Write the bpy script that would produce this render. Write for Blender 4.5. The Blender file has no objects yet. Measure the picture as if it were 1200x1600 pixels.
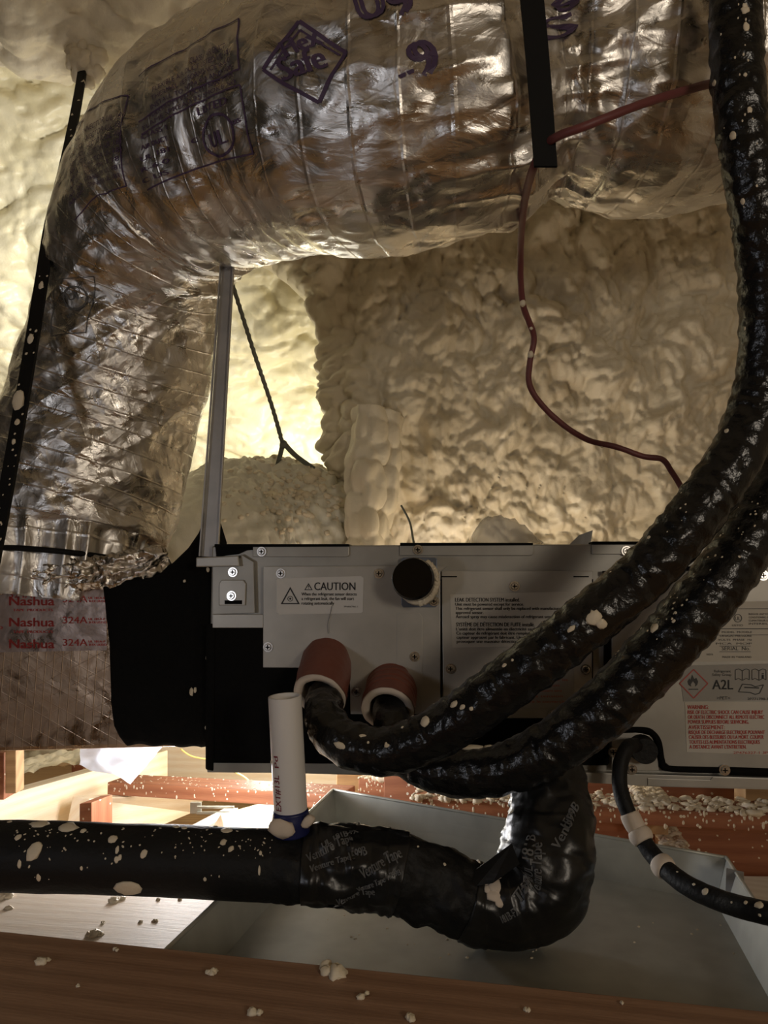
import bpy, bmesh, math, random
from mathutils import Vector, Matrix, noise
random.seed(7)
PI = math.pi
V = Vector
C = bpy.context.scene.collection
SC = bpy.context.scene

# ------------------------------------------------------------------ camera, world, lights
CAM = V((0, 0, 1.2)); PITCH = math.radians(5.0); F = 1200.0
cd = bpy.data.cameras.new('camera'); cam = bpy.data.objects.new('camera', cd); C.objects.link(cam)
cam.location = CAM; cam.rotation_euler = (PI/2 + PITCH, 0, 0)
cd.sensor_fit = 'VERTICAL'; cd.sensor_height = 36; cd.lens = 36*F/1600; cd.clip_start = .02; cd.clip_end = 50
SC.camera = cam
FW = V((0, math.cos(PITCH), math.sin(PITCH))); UP = V((0, -math.sin(PITCH), math.cos(PITCH))); RT = V((1, 0, 0))

def ray(px, py): return FW + RT*((px-600)/F) + UP*((800-py)/F)
def P(px, py, Y):                      # point on the sight line at world distance Y
    d = ray(px, py); return CAM + d*(Y/d.y)
def PZ(px, py, z):                     # point on the horizontal plane z below/above the eye
    d = ray(px, py); return CAM + d*(z/d.z)
def proj(p):
    q = p-CAM; d = q.dot(FW); return 600+F*q.dot(RT)/d, 800-F*q.dot(UP)/d, d

SC.view_settings.view_transform = 'Standard'; SC.view_settings.look = 'None'
SC.view_settings.gamma = 1; SC.view_settings.use_curve_mapping = False
SC.view_settings.exposure = 0.0
w = bpy.data.worlds.new('world'); SC.world = w; w.use_nodes = True
w.node_tree.nodes['Background'].inputs[0].default_value = (1.0, .80, .58, 1)
w.node_tree.nodes['Background'].inputs[1].default_value = .02

def lamp(name, kind, loc, power, col, size=.1, target=None, sizey=None):
    l = bpy.data.lights.new(name, kind); l.energy = power; l.color = col
    if kind == 'AREA':
        l.size = size
        if sizey: l.shape = 'RECTANGLE'; l.size_y = sizey
    else: l.shadow_soft_size = size
    o = bpy.data.objects.new(name, l); C.objects.link(o); o.location = loc
    if target is not None: o.rotation_euler = (target-V(loc)).to_track_quat('-Z', 'Y').to_euler()
    return o
lamp('work_lamp_behind_foam', 'POINT', P(478, 752, 2.12), 3.6, (1, .96, .82), .05)
lamp('work_lamp_behind_duct', 'AREA', P(185, 600, 1.62), 7, (1, .97, .88), .12, V((-1.7, 2.2, 1.7)))
lamp('work_lamp_under_duct', 'POINT', P(305, 1184, 1.31), 5.5, (.97, .97, 1), .06)
lamp('work_lamp_under_unit', 'POINT', P(430, 1160, 1.76), 5, (1, .96, .88), .06)
lamp('work_lamp_low_right', 'POINT', P(800, 1000, 1.57), 2.2, (1, .84, .62), .05)
lamp('attic_lamp_behind_viewer', 'AREA', (.75, -.9, 1.42), 5.5, (1, .87, .71), .28, V((.0, 1.3, 1.2)))
lamp('attic_lamp_left_of_viewer', 'AREA', (-.9, -.25, 1.15), 1.2, (.90, .92, 1), .14, V((.0, 1.0, 1.4)))

# ------------------------------------------------------------------ materials
MATS = {}
def mat(name, col, rough=.5, metal=0.0, spec=.5, alpha=1, trans=0):
    m = bpy.data.materials.new(name); m.use_nodes = True
    b = m.node_tree.nodes['Principled BSDF']
    b.inputs['Base Color'].default_value = (*col, 1); b.inputs['Roughness'].default_value = rough
    b.inputs['Metallic'].default_value = metal; b.inputs['Specular IOR Level'].default_value = spec
    b.inputs['Alpha'].default_value = alpha; b.inputs['Transmission Weight'].default_value = trans
    MATS[name] = m; return m
def nd(m, t, **kw):
    n = m.node_tree.nodes.new(t)
    for k, v in kw.items():
        if k in n.inputs.keys(): n.inputs[k].default_value = v
        else: setattr(n, k, v)
    return n
def lk(m, a, b): m.node_tree.links.new(a, b)
def coords(m, scale=(1, 1, 1), kind='Object', rot=(0, 0, 0)):
    tc = nd(m, 'ShaderNodeTexCoord'); mp = nd(m, 'ShaderNodeMapping'); mp.inputs['Scale'].default_value = scale
    mp.inputs['Rotation'].default_value = rot
    lk(m, tc.outputs[kind], mp.inputs['Vector']); return mp.outputs[0]
def bump(m, heights, dist=.01):
    prev = None
    for h, s, d in heights:
        b = nd(m, 'ShaderNodeBump', Strength=s, Distance=d); lk(m, h, b.inputs['Height'])
        if prev: lk(m, prev, b.inputs['Normal'])
        prev = b.outputs[0]
    lk(m, prev, m.node_tree.nodes['Principled BSDF'].inputs['Normal'])
def ramp(m, fac, stops):
    r = nd(m, 'ShaderNodeValToRGB'); e = r.color_ramp.elements
    while len(e) < len(stops): e.new(.5)
    for i, (p, c) in enumerate(stops): e[i].position = p; e[i].color = (*c, 1) if len(c) == 3 else c
    lk(m, fac, r.inputs[0]); return r.outputs[0]
def setcol(m, s): lk(m, s, m.node_tree.nodes['Principled BSDF'].inputs['Base Color'])
def setrough(m, s): lk(m, s, m.node_tree.nodes['Principled BSDF'].inputs['Roughness'])

def foam_mat(name, c1, c2, rough=.55):
    m = mat(name, c1, rough); v = coords(m)
    n = nd(m, 'ShaderNodeTexNoise', Scale=14, Detail=5); lk(m, v, n.inputs['Vector'])
    setcol(m, ramp(m, n.outputs['Fac'], [(.3, c2), (.7, c1)]))
    n2 = nd(m, 'ShaderNodeTexNoise', Scale=150, Detail=4); lk(m, v, n2.inputs['Vector'])
    bump(m, [(n2.outputs['Fac'], .25, .004)]); return m
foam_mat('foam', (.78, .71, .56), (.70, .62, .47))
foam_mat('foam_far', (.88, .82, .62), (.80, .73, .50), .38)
foam_mat('foam_crumb', (.78, .70, .55), (.66, .57, .42))
foam_mat('foam_white', (.80, .77, .66), (.70, .67, .56))

def foil_mat(name, col=(.72, .695, .66), rough=.29, scrim=True, cs=1.0, crump=1.0):
    m = mat(name, col, rough, 1.0)
    uv = coords(m, kind='UV')
    # crumples: distorted coordinates into voronoi
    n = nd(m, 'ShaderNodeTexNoise', Scale=9*cs, Detail=3); lk(m, uv, n.inputs['Vector'])
    mx = nd(m, 'ShaderNodeMixRGB', blend_type='ADD'); mx.inputs[0].default_value = .12
    lk(m, uv, mx.inputs[1]); lk(m, n.outputs['Color'], mx.inputs[2])
    v1 = nd(m, 'ShaderNodeTexVoronoi', Scale=26*cs); lk(m, mx.outputs[0], v1.inputs['Vector'])
    v2 = nd(m, 'ShaderNodeTexVoronoi', Scale=80*cs); lk(m, mx.outputs[0], v2.inputs['Vector'])
    n3 = nd(m, 'ShaderNodeTexNoise', Scale=30*cs, Detail=8, Roughness=.65); lk(m, mx.outputs[0], n3.inputs['Vector'])
    hs = [(v1.outputs['Distance'], .35*crump, .010), (v2.outputs['Distance'], .25*crump, .003), (n3.outputs['Fac'], .35*crump, .006)]
    if scrim:
        sx = nd(m, 'ShaderNodeSeparateXYZ'); lk(m, uv, sx.inputs[0])
        def lines(a, b, pitch, wdt):
            ma = nd(m, 'ShaderNodeMath', operation='MULTIPLY'); lk(m, sx.outputs[0], ma.inputs[0]); ma.inputs[1].default_value = a/pitch
            mb = nd(m, 'ShaderNodeMath', operation='MULTIPLY_ADD'); lk(m, sx.outputs[1], mb.inputs[0]); mb.inputs[1].default_value = b/pitch
            lk(m, ma.outputs[0], mb.inputs[2])
            fr = nd(m, 'ShaderNodeMath', operation='PINGPONG'); lk(m, mb.outputs[0], fr.inputs[0]); fr.inputs[1].default_value = .5
            st = nd(m, 'ShaderNodeMapRange'); lk(m, fr.outputs[0], st.inputs[0])
            st.inputs[1].default_value = 0; st.inputs[2].default_value = wdt; st.inputs[3].default_value = 1; st.inputs[4].default_value = 0
            return st.outputs[0]
        hs.append((lines(1, .04, scrim, .05), .5, .0012))
        hs.append((lines(.5, 1, scrim*1.9, .03), .16, .001))
        hs.append((lines(-.5, 1, scrim*1.9, .03), .16, .001))
    bump(m, hs)
    rr = ramp(m, n3.outputs['Fac'], [(.35, (rough*.5,)*3), (.65, (rough*1.8,)*3)]); setrough(m, rr)
    return m
foil_mat('foil', scrim=.035)
foil_mat('foil_plain', (.70, .66, .60), .14, False, 1.4, 1.5)
foil_mat('foil_fsk', (.46, .34, .245), .36, .0125, .8, .35)

def black_mat(name, col, rough, bs, bscale=60, spec=.5):
    m = mat(name, col, rough, 0, spec); v = coords(m)
    n = nd(m, 'ShaderNodeTexNoise', Scale=bscale, Detail=5); lk(m, v, n.inputs['Vector'])
    bump(m, [(n.outputs['Fac'], bs, .004)]); return m
black_mat('black_vinyl', (.007, .007, .007), .25, .7, 70, .5)
black_mat('black_rubber', (.007, .007, .007), .6, .25, 200, .3)
black_mat('black_mastic', (.0035, .0035, .0035), .85, .5, 90, .15)
black_mat('black_tape', (.008, .008, .008), .33, .4, 30, .5)
mat('black_gloss', (.003, .003, .003), .12)
mat('black_gap', (.004, .004, .004), .8, 0, .1)
mat('strap_black', (.006, .006, .006), .7, 0, .2)

def metal_mat(name, col, rough, metal, s=40, amt=.02, contrast=.1):
    m = mat(name, col, rough, metal); v = coords(m)
    n = nd(m, 'ShaderNodeTexNoise', Scale=s, Detail=4); lk(m, v, n.inputs['Vector'])
    a = tuple(c*(1-contrast) for c in col); b = tuple(min(1, c*(1+contrast)) for c in col)
    setcol(m, ramp(m, n.outputs['Fac'], [(.35, a), (.65, b)]))
    n2 = nd(m, 'ShaderNodeTexNoise', Scale=900); lk(m, v, n2.inputs['Vector'])
    bump(m, [(n2.outputs['Fac'], amt, .001)]); return m
metal_mat('unit_steel', (.36, .345, .31), .42, .35, 18)
metal_mat('unit_steel_light', (.42, .40, .36), .40, .35, 18)
metal_mat('galvanised', (.50, .51, .47), .48, .45, 25, .03, .08)
metal_mat('strut_steel', (.42, .41, .40), .45, .6, 30, .05)
metal_mat('screw_steel', (.75, .73, .70), .22, 1, 300)
metal_mat('blue_plate', (.14, .16, .20), .4, .3)
mat('label_white', (.62, .61, .59), .45); mat('label_cream', (.50, .47, .41), .5)
mat('label_grey', (.30, .29, .27), .5)
mat('ink_black', (.01, .01, .01), .5); mat('ink_red', (.45, .05, .04), .5); mat('ink_grey', (.10, .10, .10), .5)
mat('ink_purple', (.085, .055, .11), .5, 0, .3); mat('ink_wine', (.24, .03, .05), .5); mat('ink_tape', (.11, .11, .11), .5)
mat('pvc', (.80, .78, .76), .35)
mat('blue_tape', (.01, .015, .09), .4)
mat('wire_red', (.16, .045, .045), .5)
mat('wire_yellow', (.75, .55, .18), .5)
mat('twine', (.16, .17, .15), .8)
mat('sleeve_cut', (.66, .56, .46), .7)
m = mat('sleeve_brown', (.20, .060, .038), .55); v = coords(m)
n = nd(m, 'ShaderNodeTexNoise', Scale=90, Detail=3); lk(m, v, n.inputs['Vector']); bump(m, [(n.outputs['Fac'], .25, .003)])
m = mat('plastic_film', (.80, .85, .93), .3, alpha=.72)
v = coords(m); n = nd(m, 'ShaderNodeTexNoise', Scale=12, Detail=2); lk(m, v, n.inputs['Vector']); bump(m, [(n.outputs['Fac'], .06, .01)])
tl = nd(m, 'ShaderNodeBsdfTranslucent'); tl.inputs[0].default_value = (.85, .90, 1, 1); ms = nd(m, 'ShaderNodeMixShader'); ms.inputs[0].default_value = .55
lk(m, m.node_tree.nodes['Principled BSDF'].outputs[0], ms.inputs[1]); lk(m, tl.outputs[0], ms.inputs[2]); lk(m, ms.outputs[0], m.node_tree.nodes['Material Output'].inputs['Surface'])
mat('clear_film', (.75, .72, .66), .12, alpha=.55)

def wood_mat(name, c1, c2, rough=.6, specks=True, gs=1.0):
    m = mat(name, c1, rough); uv = coords(m, (1.2*gs, 16*gs, 1), 'UV')
    n = nd(m, 'ShaderNodeTexNoise', Scale=3, Detail=3); lk(m, uv, n.inputs['Vector'])
    wv = nd(m, 'ShaderNodeTexWave', Scale=.9, Distortion=7, Detail=3); wv.bands_direction = 'Y'; wv.inputs['Detail Scale'].default_value = .7
    lk(m, uv, wv.inputs['Vector'])
    n2 = nd(m, 'ShaderNodeTexNoise', Scale=22, Detail=4); lk(m, uv, n2.inputs['Vector'])
    a = nd(m, 'ShaderNodeMixRGB'); a.inputs[0].default_value = .62; lk(m, wv.outputs['Fac'], a.inputs[1]); lk(m, n2.outputs['Fac'], a.inputs[2])
    col = ramp(m, a.outputs[0], [(.2, c2), (.75, c1)])
    if specks:
        uv2 = coords(m, (1, 1, 1), 'UV')
        vo = nd(m, 'ShaderNodeTexVoronoi', Scale=75); lk(m, uv2, vo.inputs['Vector'])
        nz = nd(m, 'ShaderNodeTexNoise', Scale=9, Detail=2); lk(m, uv2, nz.inputs['Vector'])
        th = nd(m, 'ShaderNodeMath', operation='MULTIPLY'); lk(m, nz.outputs['Fac'], th.inputs[0]); th.inputs[1].default_value = .30
        lt = nd(m, 'ShaderNodeMath', operation='LESS_THAN'); lk(m, vo.outputs['Distance'], lt.inputs[0]); lk(m, th.outputs[0], lt.inputs[1])
        mm = nd(m, 'ShaderNodeMixRGB'); lk(m, lt.outputs[0], mm.inputs[0]); lk(m, col, mm.inputs[1]); mm.inputs[2].default_value = (.75, .68, .55, 1)
        col = mm.outputs[0]
    setcol(m, col); bump(m, [(n2.outputs['Fac'], .2, .002)]); return m
wood_mat('wood_brown', (.36, .21, .13), (.24, .13, .075), .55, False)
wood_mat('wood_red', (.36, .14, .065), (.26, .09, .04), .6, True)
wood_mat('wood_pine', (.90, .79, .60), (.82, .66, .44), .6, False)
wood_mat('wood_pale', (.80, .73, .62), (.70, .61, .49), .6, False)
wood_mat('wood_stud', (.52, .33, .16), (.38, .22, .10), .6, False)

# ------------------------------------------------------------------ mesh building
WL = {}                                             # world location of every parent
def tag(o, label=None, cat=None, group=None, kind=None):
    if label: o['label'] = label
    if cat: o['category'] = cat
    if group: o['group'] = group
    if kind: o['kind'] = kind
    return o
def thing(name, loc, label, cat, group=None):
    o = bpy.data.objects.new(name, None); C.objects.link(o); o.location = loc; o.empty_display_size = .03
    WL[o.name] = V(loc); return tag(o, label, cat, group)

class MB:
    def __init__(s): s.v = []; s.f = []; s.uv = {}
    def add(s, vs, fs, uvs=None):
        b = len(s.v); s.v += [V(p) for p in vs]
        for k, f in enumerate(fs):
            if uvs: s.uv[len(s.f)] = uvs[k]
            s.f.append(tuple(b+i for i in f))
        return s
    def slab(s, c, ext):                             # polygon c extruded along ext
        n = len(c); c = [V(p) for p in c]; e = V(ext); vs = c+[p+e for p in c]
        return s.add(vs, [tuple(range(n)), tuple(range(2*n-1, n-1, -1))]+[((i+1) % n, i, i+n, (i+1) % n+n) for i in range(n)])
    def box(s, c, ax, ay, az):
        c = V(c); ax, ay, az = V(ax), V(ay), V(az)
        return s.slab([c-ax-ay-az, c+ax-ay-az, c+ax+ay-az, c-ax+ay-az], az*2)
    def ring(s, p0, p1, r0, r1, n=24, caps=True, inner=None):
        p0, p1 = V(p0), V(p1); a = (p1-p0).normalized(); u = a.orthogonal().normalized(); w_ = a.cross(u)
        prof = [(p0, r0), (p1, r1)]
        if inner: prof = [(p0, inner), (p0, r0), (p1, r1), (p1, inner), (p0, inner)]
        vs = []; fs = []
        for (p, r) in prof:
            for k in range(n): vs.append(p+(u*math.cos(2*PI*k/n)+w_*math.sin(2*PI*k/n))*r)
        for j in range(len(prof)-1):
            for k in range(n):
                k2 = (k+1) % n; fs.append((j*n+k, j*n+k2, (j+1)*n+k2, (j+1)*n+k))
        if caps and not inner: fs.append(tuple(range(n-1, -1, -1))); fs.append(tuple(n+k for k in range(n)))
        return s.add(vs, fs)
    def blob(s, c, nrm, r, el=1.0, th=.4, seed=0, dirn=None, rough=.35, res=10):
        c = V(c); nrm = V(nrm).normalized()
        u = (V(dirn) - nrm*nrm.dot(V(dirn))).normalized() if dirn is not None else nrm.orthogonal().normalized()
        w_ = nrm.cross(u); vs = []; fs = []; R = res; H = max(4, res//2+1)
        for j in range(H+1):
            t = PI*j/H
            for k in range(R):
                ph = 2*PI*k/R; d = V((math.sin(t)*math.cos(ph), math.sin(t)*math.sin(ph), math.cos(t)))
                q = 1+rough*noise.noise(d*1.7+V((seed*3.1, seed*1.7, 0)))
                vs.append(c+(u*d.x*el+w_*d.y+nrm*d.z*th)*r*q)
        for j in range(H):
            for k in range(R):
                k2 = (k+1) % R; fs.append((j*R+k, (j+1)*R+k, (j+1)*R+k2, j*R+k2))
        return s.add(vs, fs)
    def build(s, name, m, parent=None, smooth=False, bevel=0, e1=None, label=None, kind=None, origin=None, weld=False):
        org = V(origin) if origin is not None else V((0, 0, 0))
        if parent is not None: org = WL[parent.name]
        elif origin is None and s.v:
            lo = V([min(p[i] for p in s.v) for i in range(3)]); hi = V([max(p[i] for p in s.v) for i in range(3)])
            org = V(((lo.x+hi.x)/2, (lo.y+hi.y)/2, lo.z))
        me = bpy.data.meshes.new(name); me.from_pydata([p-org for p in s.v], [], s.f); me.update()
        uvl = me.uv_layers.new(name='uv')
        if e1 is not None or not s.uv:
            e = V(e1).normalized() if e1 is not None else V((1, 0, 0))
            for pl in me.polygons:
                nn = pl.normal; a = e-nn*e.dot(nn)
                a = a.normalized() if a.length > .05 else nn.orthogonal().normalized()
                b = nn.cross(a)
                for li in pl.loop_indices:
                    p = me.vertices[me.loops[li].vertex_index].co+org; uvl.data[li].uv = (p.dot(a), p.dot(b))
        else:
            for pl in me.polygons:
                u_ = s.uv.get(pl.index)
                if u_:
                    for li, c in zip(pl.loop_indices, u_): uvl.data[li].uv = c
        me.materials.append(MATS[m] if isinstance(m, str) else m)
        if smooth:
            for pl in me.polygons: pl.use_smooth = True
        o = bpy.data.objects.new(name, me); C.objects.link(o)
        if bevel:
            bm = bmesh.new(); bm.from_mesh(me); bmesh.ops.recalc_face_normals(bm, faces=bm.faces)
            bmesh.ops.bevel(bm, geom=bm.edges[:], offset=bevel, segments=2, affect='EDGES', profile=.6, clamp_overlap=True)
            bm.to_mesh(me); bm.free()
        if parent is not None: o.parent = parent
        else: o.location = org
        WL[o.name] = org
        return tag(o, label, None, None, kind)

def cat(pts, n):                                     # Catmull-Rom through tuples
    out = []; m_ = len(pts)-1
    for i in range(n+1):
        t = i/n*m_; k = min(int(t), m_-1); f = t-k
        p0, p1, p2, p3 = pts[max(k-1, 0)], pts[k], pts[k+1], pts[min(k+2, m_)]
        out.append([.5*(2*b+(c-a)*f+(2*a-5*b+4*c-d)*f*f+(-a+3*b-3*c+d)*f**3) for a, b, c, d in zip(p0, p1, p2, p3)])
    return out

class Tube:
    def __init__(s, pts, n=200, seg=32, disp=None, world=False):
        q = [(*(P(a, b, c) if not world else V((a, b, c))), r) for a, b, c, r in pts]
        fine = cat(q, n*3); L = [0]
        for a, b in zip(fine, fine[1:]): L.append(L[-1]+(V(b[:3])-V(a[:3])).length)
        s.L = L[-1]; s.n = n; s.seg = seg; s.disp = disp; s.c = []; s.r = []; j = 0
        for i in range(n+1):
            d = s.L*i/n
            while j < len(L)-2 and L[j+1] < d: j += 1
            f = (d-L[j])/max(1e-9, L[j+1]-L[j]); a, b = fine[j], fine[j+1]
            s.c.append(V(a[:3]).lerp(V(b[:3]), f)); s.r.append(a[3]+(b[3]-a[3])*f)
        s.t = [(s.c[min(i+1, n)]-s.c[max(i-1, 0)]).normalized() for i in range(n+1)]
        u = s.t[0].cross(V((0, 1, 0)))
        u = (u if u.length > .1 else s.t[0].orthogonal()).normalized(); s.u = []
        for t in s.t: u = (u-t*u.dot(t)).normalized(); s.u.append(u)
    def at(s, d, ph, off=0, flat=False):
        x = max(0, min(s.n-1e-6, d/s.L*s.n)); i = int(x); f = x-i
        c = s.c[i].lerp(s.c[i+1], f); r = s.r[i]+(s.r[i+1]-s.r[i])*f
        t = s.t[i].lerp(s.t[i+1], f).normalized(); u = s.u[i].lerp(s.u[i+1], f); u = (u-t*u.dot(t)).normalized()
        nn = u*math.cos(ph)+t.cross(u)*math.sin(ph)
        k = s.disp(d, ph, r) if s.disp and not flat else 0
        return c+nn*(r+k+off), nn, t, r
    def mesh(s, mb=None, d0=0, d1=None, off=0, caps=True, n=None):
        mb = mb or MB(); d1 = s.L if d1 is None else d1; n = n or s.n; sg = s.seg; vs = []; fs = []; uvs = []
        for i in range(n+1):
            d = d0+(d1-d0)*i/n
            for k in range(sg): vs.append(s.at(d, 2*PI*k/sg, off)[0])
        rm = sum(s.r)/len(s.r)
        for i in range(n):
            a, b = d0+(d1-d0)*i/n, d0+(d1-d0)*(i+1)/n
            for k in range(sg):
                k2 = (k+1) % sg; fs.append((i*sg+k, i*sg+k2, (i+1)*sg+k2, (i+1)*sg+k))
                p, q = 2*PI*k/sg*rm, 2*PI*(k+1)/sg*rm; uvs.append([(a, p), (a, q), (b, q), (b, p)])
        if caps:
            fs.append(tuple(range(sg-1, -1, -1))); fs.append(tuple(n*sg+k for k in range(sg)))
            uvs += [[(0, 0)]*sg]*2
        return mb.add(vs, fs, uvs)
    def find(s, px, py):                             # (d, phi) of the surface seen at that pixel
        best = None
        if not hasattr(s, '_g'):
            s._g = []
            for i in range(0, 241):
                for k in range(96):
                    d = s.L*i/240; ph = 2*PI*k/96; p, nn, t, r = s.at(d, ph, 0, True)
                    if nn.dot(p-CAM) < 0: x, y, z = proj(p); s._g.append((x, y, d, ph))
        x, y, d, ph = min(s._g, key=lambda g: (g[0]-px)**2+(g[1]-py)**2)
        sd, sp = s.L/240, 2*PI/96
        for _ in range(24):
            e0 = None
            for a in (-1, 0, 1):
                for b in (-1, 0, 1):
                    p = s.at(d+a*sd, ph+b*sp, 0, True)[0]; X, Y, z = proj(p); e = (X-px)**2+(Y-py)**2
                    if e0 is None or e < e0[0]: e0 = (e, a, b)
            d += e0[1]*sd; ph += e0[2]*sp
            if e0[1] == 0 and e0[2] == 0: sd *= .5; sp *= .5
        return d, ph
    def splat(s, mb, px, py, rpx, el=1, th=.35, seed=0, dirpx=None):
        d, ph = s.find(px, py); p, nn, t, r = s.at(d, ph); x, y, z = proj(p); rpx = rpx*.8
        dr = t if dirpx is None else (RT*dirpx[0]-UP*dirpx[1])
        mb.blob(p, nn, rpx*z/F, el, th, seed, dr)

_tc = {}
def text_mesh(txt):
    if txt in _tc: return _tc[txt]
    cu = bpy.data.curves.new('t', 'FONT'); cu.body = txt; cu.size = 1; cu.resolution_u = 3; cu.fill_mode = 'FRONT'
    ob = bpy.data.objects.new('t', cu); C.objects.link(ob); bpy.context.view_layer.update()
    me = bpy.data.meshes.new_from_object(ob.evaluated_get(bpy.context.evaluated_depsgraph_get()))
    vs = [v_.co.copy() for v_ in me.vertices]; fs = [tuple(p.vertices) for p in me.polygons]
    bpy.data.objects.remove(ob); bpy.data.meshes.remove(me); bpy.data.curves.remove(cu)
    if not vs: vs = [V((0, 0, 0))]
    x0 = min(p.x for p in vs); x1 = max(p.x for p in vs); y0 = 0; y1 = .72
    _tc[txt] = ([((p.x-x0)/(x1-x0+1e-9), p.y/y1) for p in vs], fs, (x1-x0)/y1); return _tc[txt]
def tube_text(mb, tb, txt, a, b, hm, off=.0008, bold=0):
    """text whose baseline runs from pixel a to pixel b over the tube; hm = cap height in metres (negative flips)"""
    (d0, p0), (d1, p1) = tb.find(*a), tb.find(*b)
    while p1-p0 > PI: p1 -= 2*PI
    while p1-p0 < -PI: p1 += 2*PI
    r = tb.at(d0, p0)[3]; bx, by = d1-d0, (p1-p0)*r; ln = math.hypot(bx, by); ux, uy = bx/ln, by/ln
    if hm > 1:                                      # height given in pixels at the text's own place
        l_ = math.hypot(b[0]-a[0], b[1]-a[1]); mx_, my_ = (a[0]+b[0])/2, (a[1]+b[1])/2; m0 = tb.find(mx_, my_)
        m1 = tb.find(mx_+(b[1]-a[1])/l_*hm, my_-(b[0]-a[0])/l_*hm); hm = math.hypot(m1[0]-m0[0], (m1[1]-m0[1])*r)
    # screen-up side
    pa = tb.at(d0-uy*.01, p0+ux*.01/r)[0]; x, y, z = proj(pa); cx, cy = a
    e = ((b[0]-a[0])*(cy-y)+(b[1]-a[1])*(x-cx))
    sg = 1 if e > 0 else -1
    vs, fs, asp = text_mesh(txt)
    for o_ in ([0] if not bold else [-bold, bold]):
        out = []
        for (tx, ty) in vs:
            X = tx*ln+o_; Y = ty*hm*sg
            out.append(tb.at(d0+ux*X-uy*Y, p0+(uy*X+ux*Y)/r, off)[0])
        mb.add(out, fs)
def tube_line(mb, tb, pts, wd, off=.0008, n=24):
    q = [tb.find(*p) for p in pts]
    for (d0, p0), (d1, p1) in zip(q, q[1:]):
        while p1-p0 > PI: p1 -= 2*PI
        while p1-p0 < -PI: p1 += 2*PI
        r = tb.at(d0, p0)[3]; bx, by = d1-d0, (p1-p0)*r; ln = math.hypot(bx, by) or 1; ux, uy = -by/ln*wd/2, bx/ln*wd/2
        vs = []
        for i in range(n+1):
            d, p = d0+(d1-d0)*i/n, p0+(p1-p0)*i/n
            vs += [tb.at(d+ux, p+uy/r, off)[0], tb.at(d-ux, p-uy/r, off)[0]]
        mb.add(vs, [(2*i, 2*i+1, 2*i+3, 2*i+2) for i in range(n)])

def nz(p, o=1): return noise.fractal(p, 1.0, 2.0, o)
def lumps(p, s):                                      # round bulging lumps, 0..1
    d = noise.voronoi(p*s)[0]; return math.sqrt(max(0.0, 1-d[0]*d[0]*1.75))

def grid(name, fn, nu, nv, m, kind='structure', smooth=True):
    vs = [fn(i/nu, j/nv) for j in range(nv+1) for i in range(nu+1)]
    fs = [(j*(nu+1)+i, j*(nu+1)+i+1, (j+1)*(nu+1)+i+1, (j+1)*(nu+1)+i) for j in range(nv) for i in range(nu)]
    mb = MB(); mb.add(vs, fs); o = mb.build(name, m, smooth=smooth)
    return tag(o, kind=kind)

# ------------------------------------------------------------------ the setting: foam walls, ceiling, floor
def lerp_tab(tab, x):
    if x <= tab[0][0]: return tab[0][1]
    for (a, va), (b, vb) in zip(tab, tab[1:]):
        if x <= b: return va+(vb-va)*(x-a)/(b-a)
    return tab[-1][1]
EDGE = [(-.6, .02), (-.30, .02), (.0, .02), (.10, -.060), (.25, -.115), (.38, -.13), (.55, -.18), (.66, -.22), (.74, -.28), (.85, -.36), (1.2, -.5)]  # z rel -> x at Y 1.75
EDGE = []
for (px, py) in [(590, 1100), (585, 860), (560, 800), (528, 740), (516, 700), (508, 600), (503, 520), (476, 450), (450, 410), (400, 370), (340, 300), (300, 100)]:
    p = P(px, py, 1.80); EDGE.append((p.z, p.x))
def f_right(u, v):
    z = .45+v*2.05
    xe = lerp_tab(EDGE, z)
    R = .09
    if u < .16:                                     # the return going back to the far slope
        t = u/.16; base = V((xe+.02+(1-t)*.20, 1.80+R+(1-t)*1.2, z)); nn = V((-1, 0, 0))
    elif u < .24:
        t = (u-.16)/.08*PI/2; base = V((xe+.02+R-R*math.cos(t), 1.80+R-R*math.sin(t), z)); nn = V((-math.cos(t), -math.sin(t), 0))
    else:
        t = (u-.24)/.76; base = V((xe+.02+R+t*(1.45-xe), 1.80-t*.10, z)); nn = V((0, -1, 0))
    base.y -= max(0, z-1.2)*.10
    q = base+.03*V((nz(base*7, 2), nz(base*7+V((9, 0, 0)), 2), nz(base*7+V((0, 9, 0)), 2)))
    q2 = V((q.x, .3, q.z*.85))
    drip = nz(V((q.x*9, q.y*9, q.z*1.6)), 2)
    h = .032*drip+.035*nz(q*5, 2)+.038*lumps(q2, 18)*(.35+1.3*abs(nz(q*4+V((3, 3, 3)), 2)))+.018*lumps(q2+V((.7, 0, 0)), 38)+.006*lumps(q2, 80)+.003*nz(q*60, 2)
    return base+nn*h
grid('wall_back', f_right, 560, 440, 'foam')

def f_far(u, v):
    z = .2+v*2.5; y = 3.35-v*1.75
    base = V((-2.4+u*3.4, y, z)); nn = V((0, -.82, -.57))
    q = base+.03*V((nz(base*6, 2), 0, nz(base*6+V((0, 9, 0)), 2)))
    q2 = V((q.x*.75, q.y, q.z*1.5))
    h = .05*nz(q*3, 2)+.022*lumps(q2, 14)+.010*lumps(q2+V((3, 0, 0)), 30)+.004*nz(q*40)
    return base+nn*h
grid('wall_left', f_far, 600, 440, 'foam_far')

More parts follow.
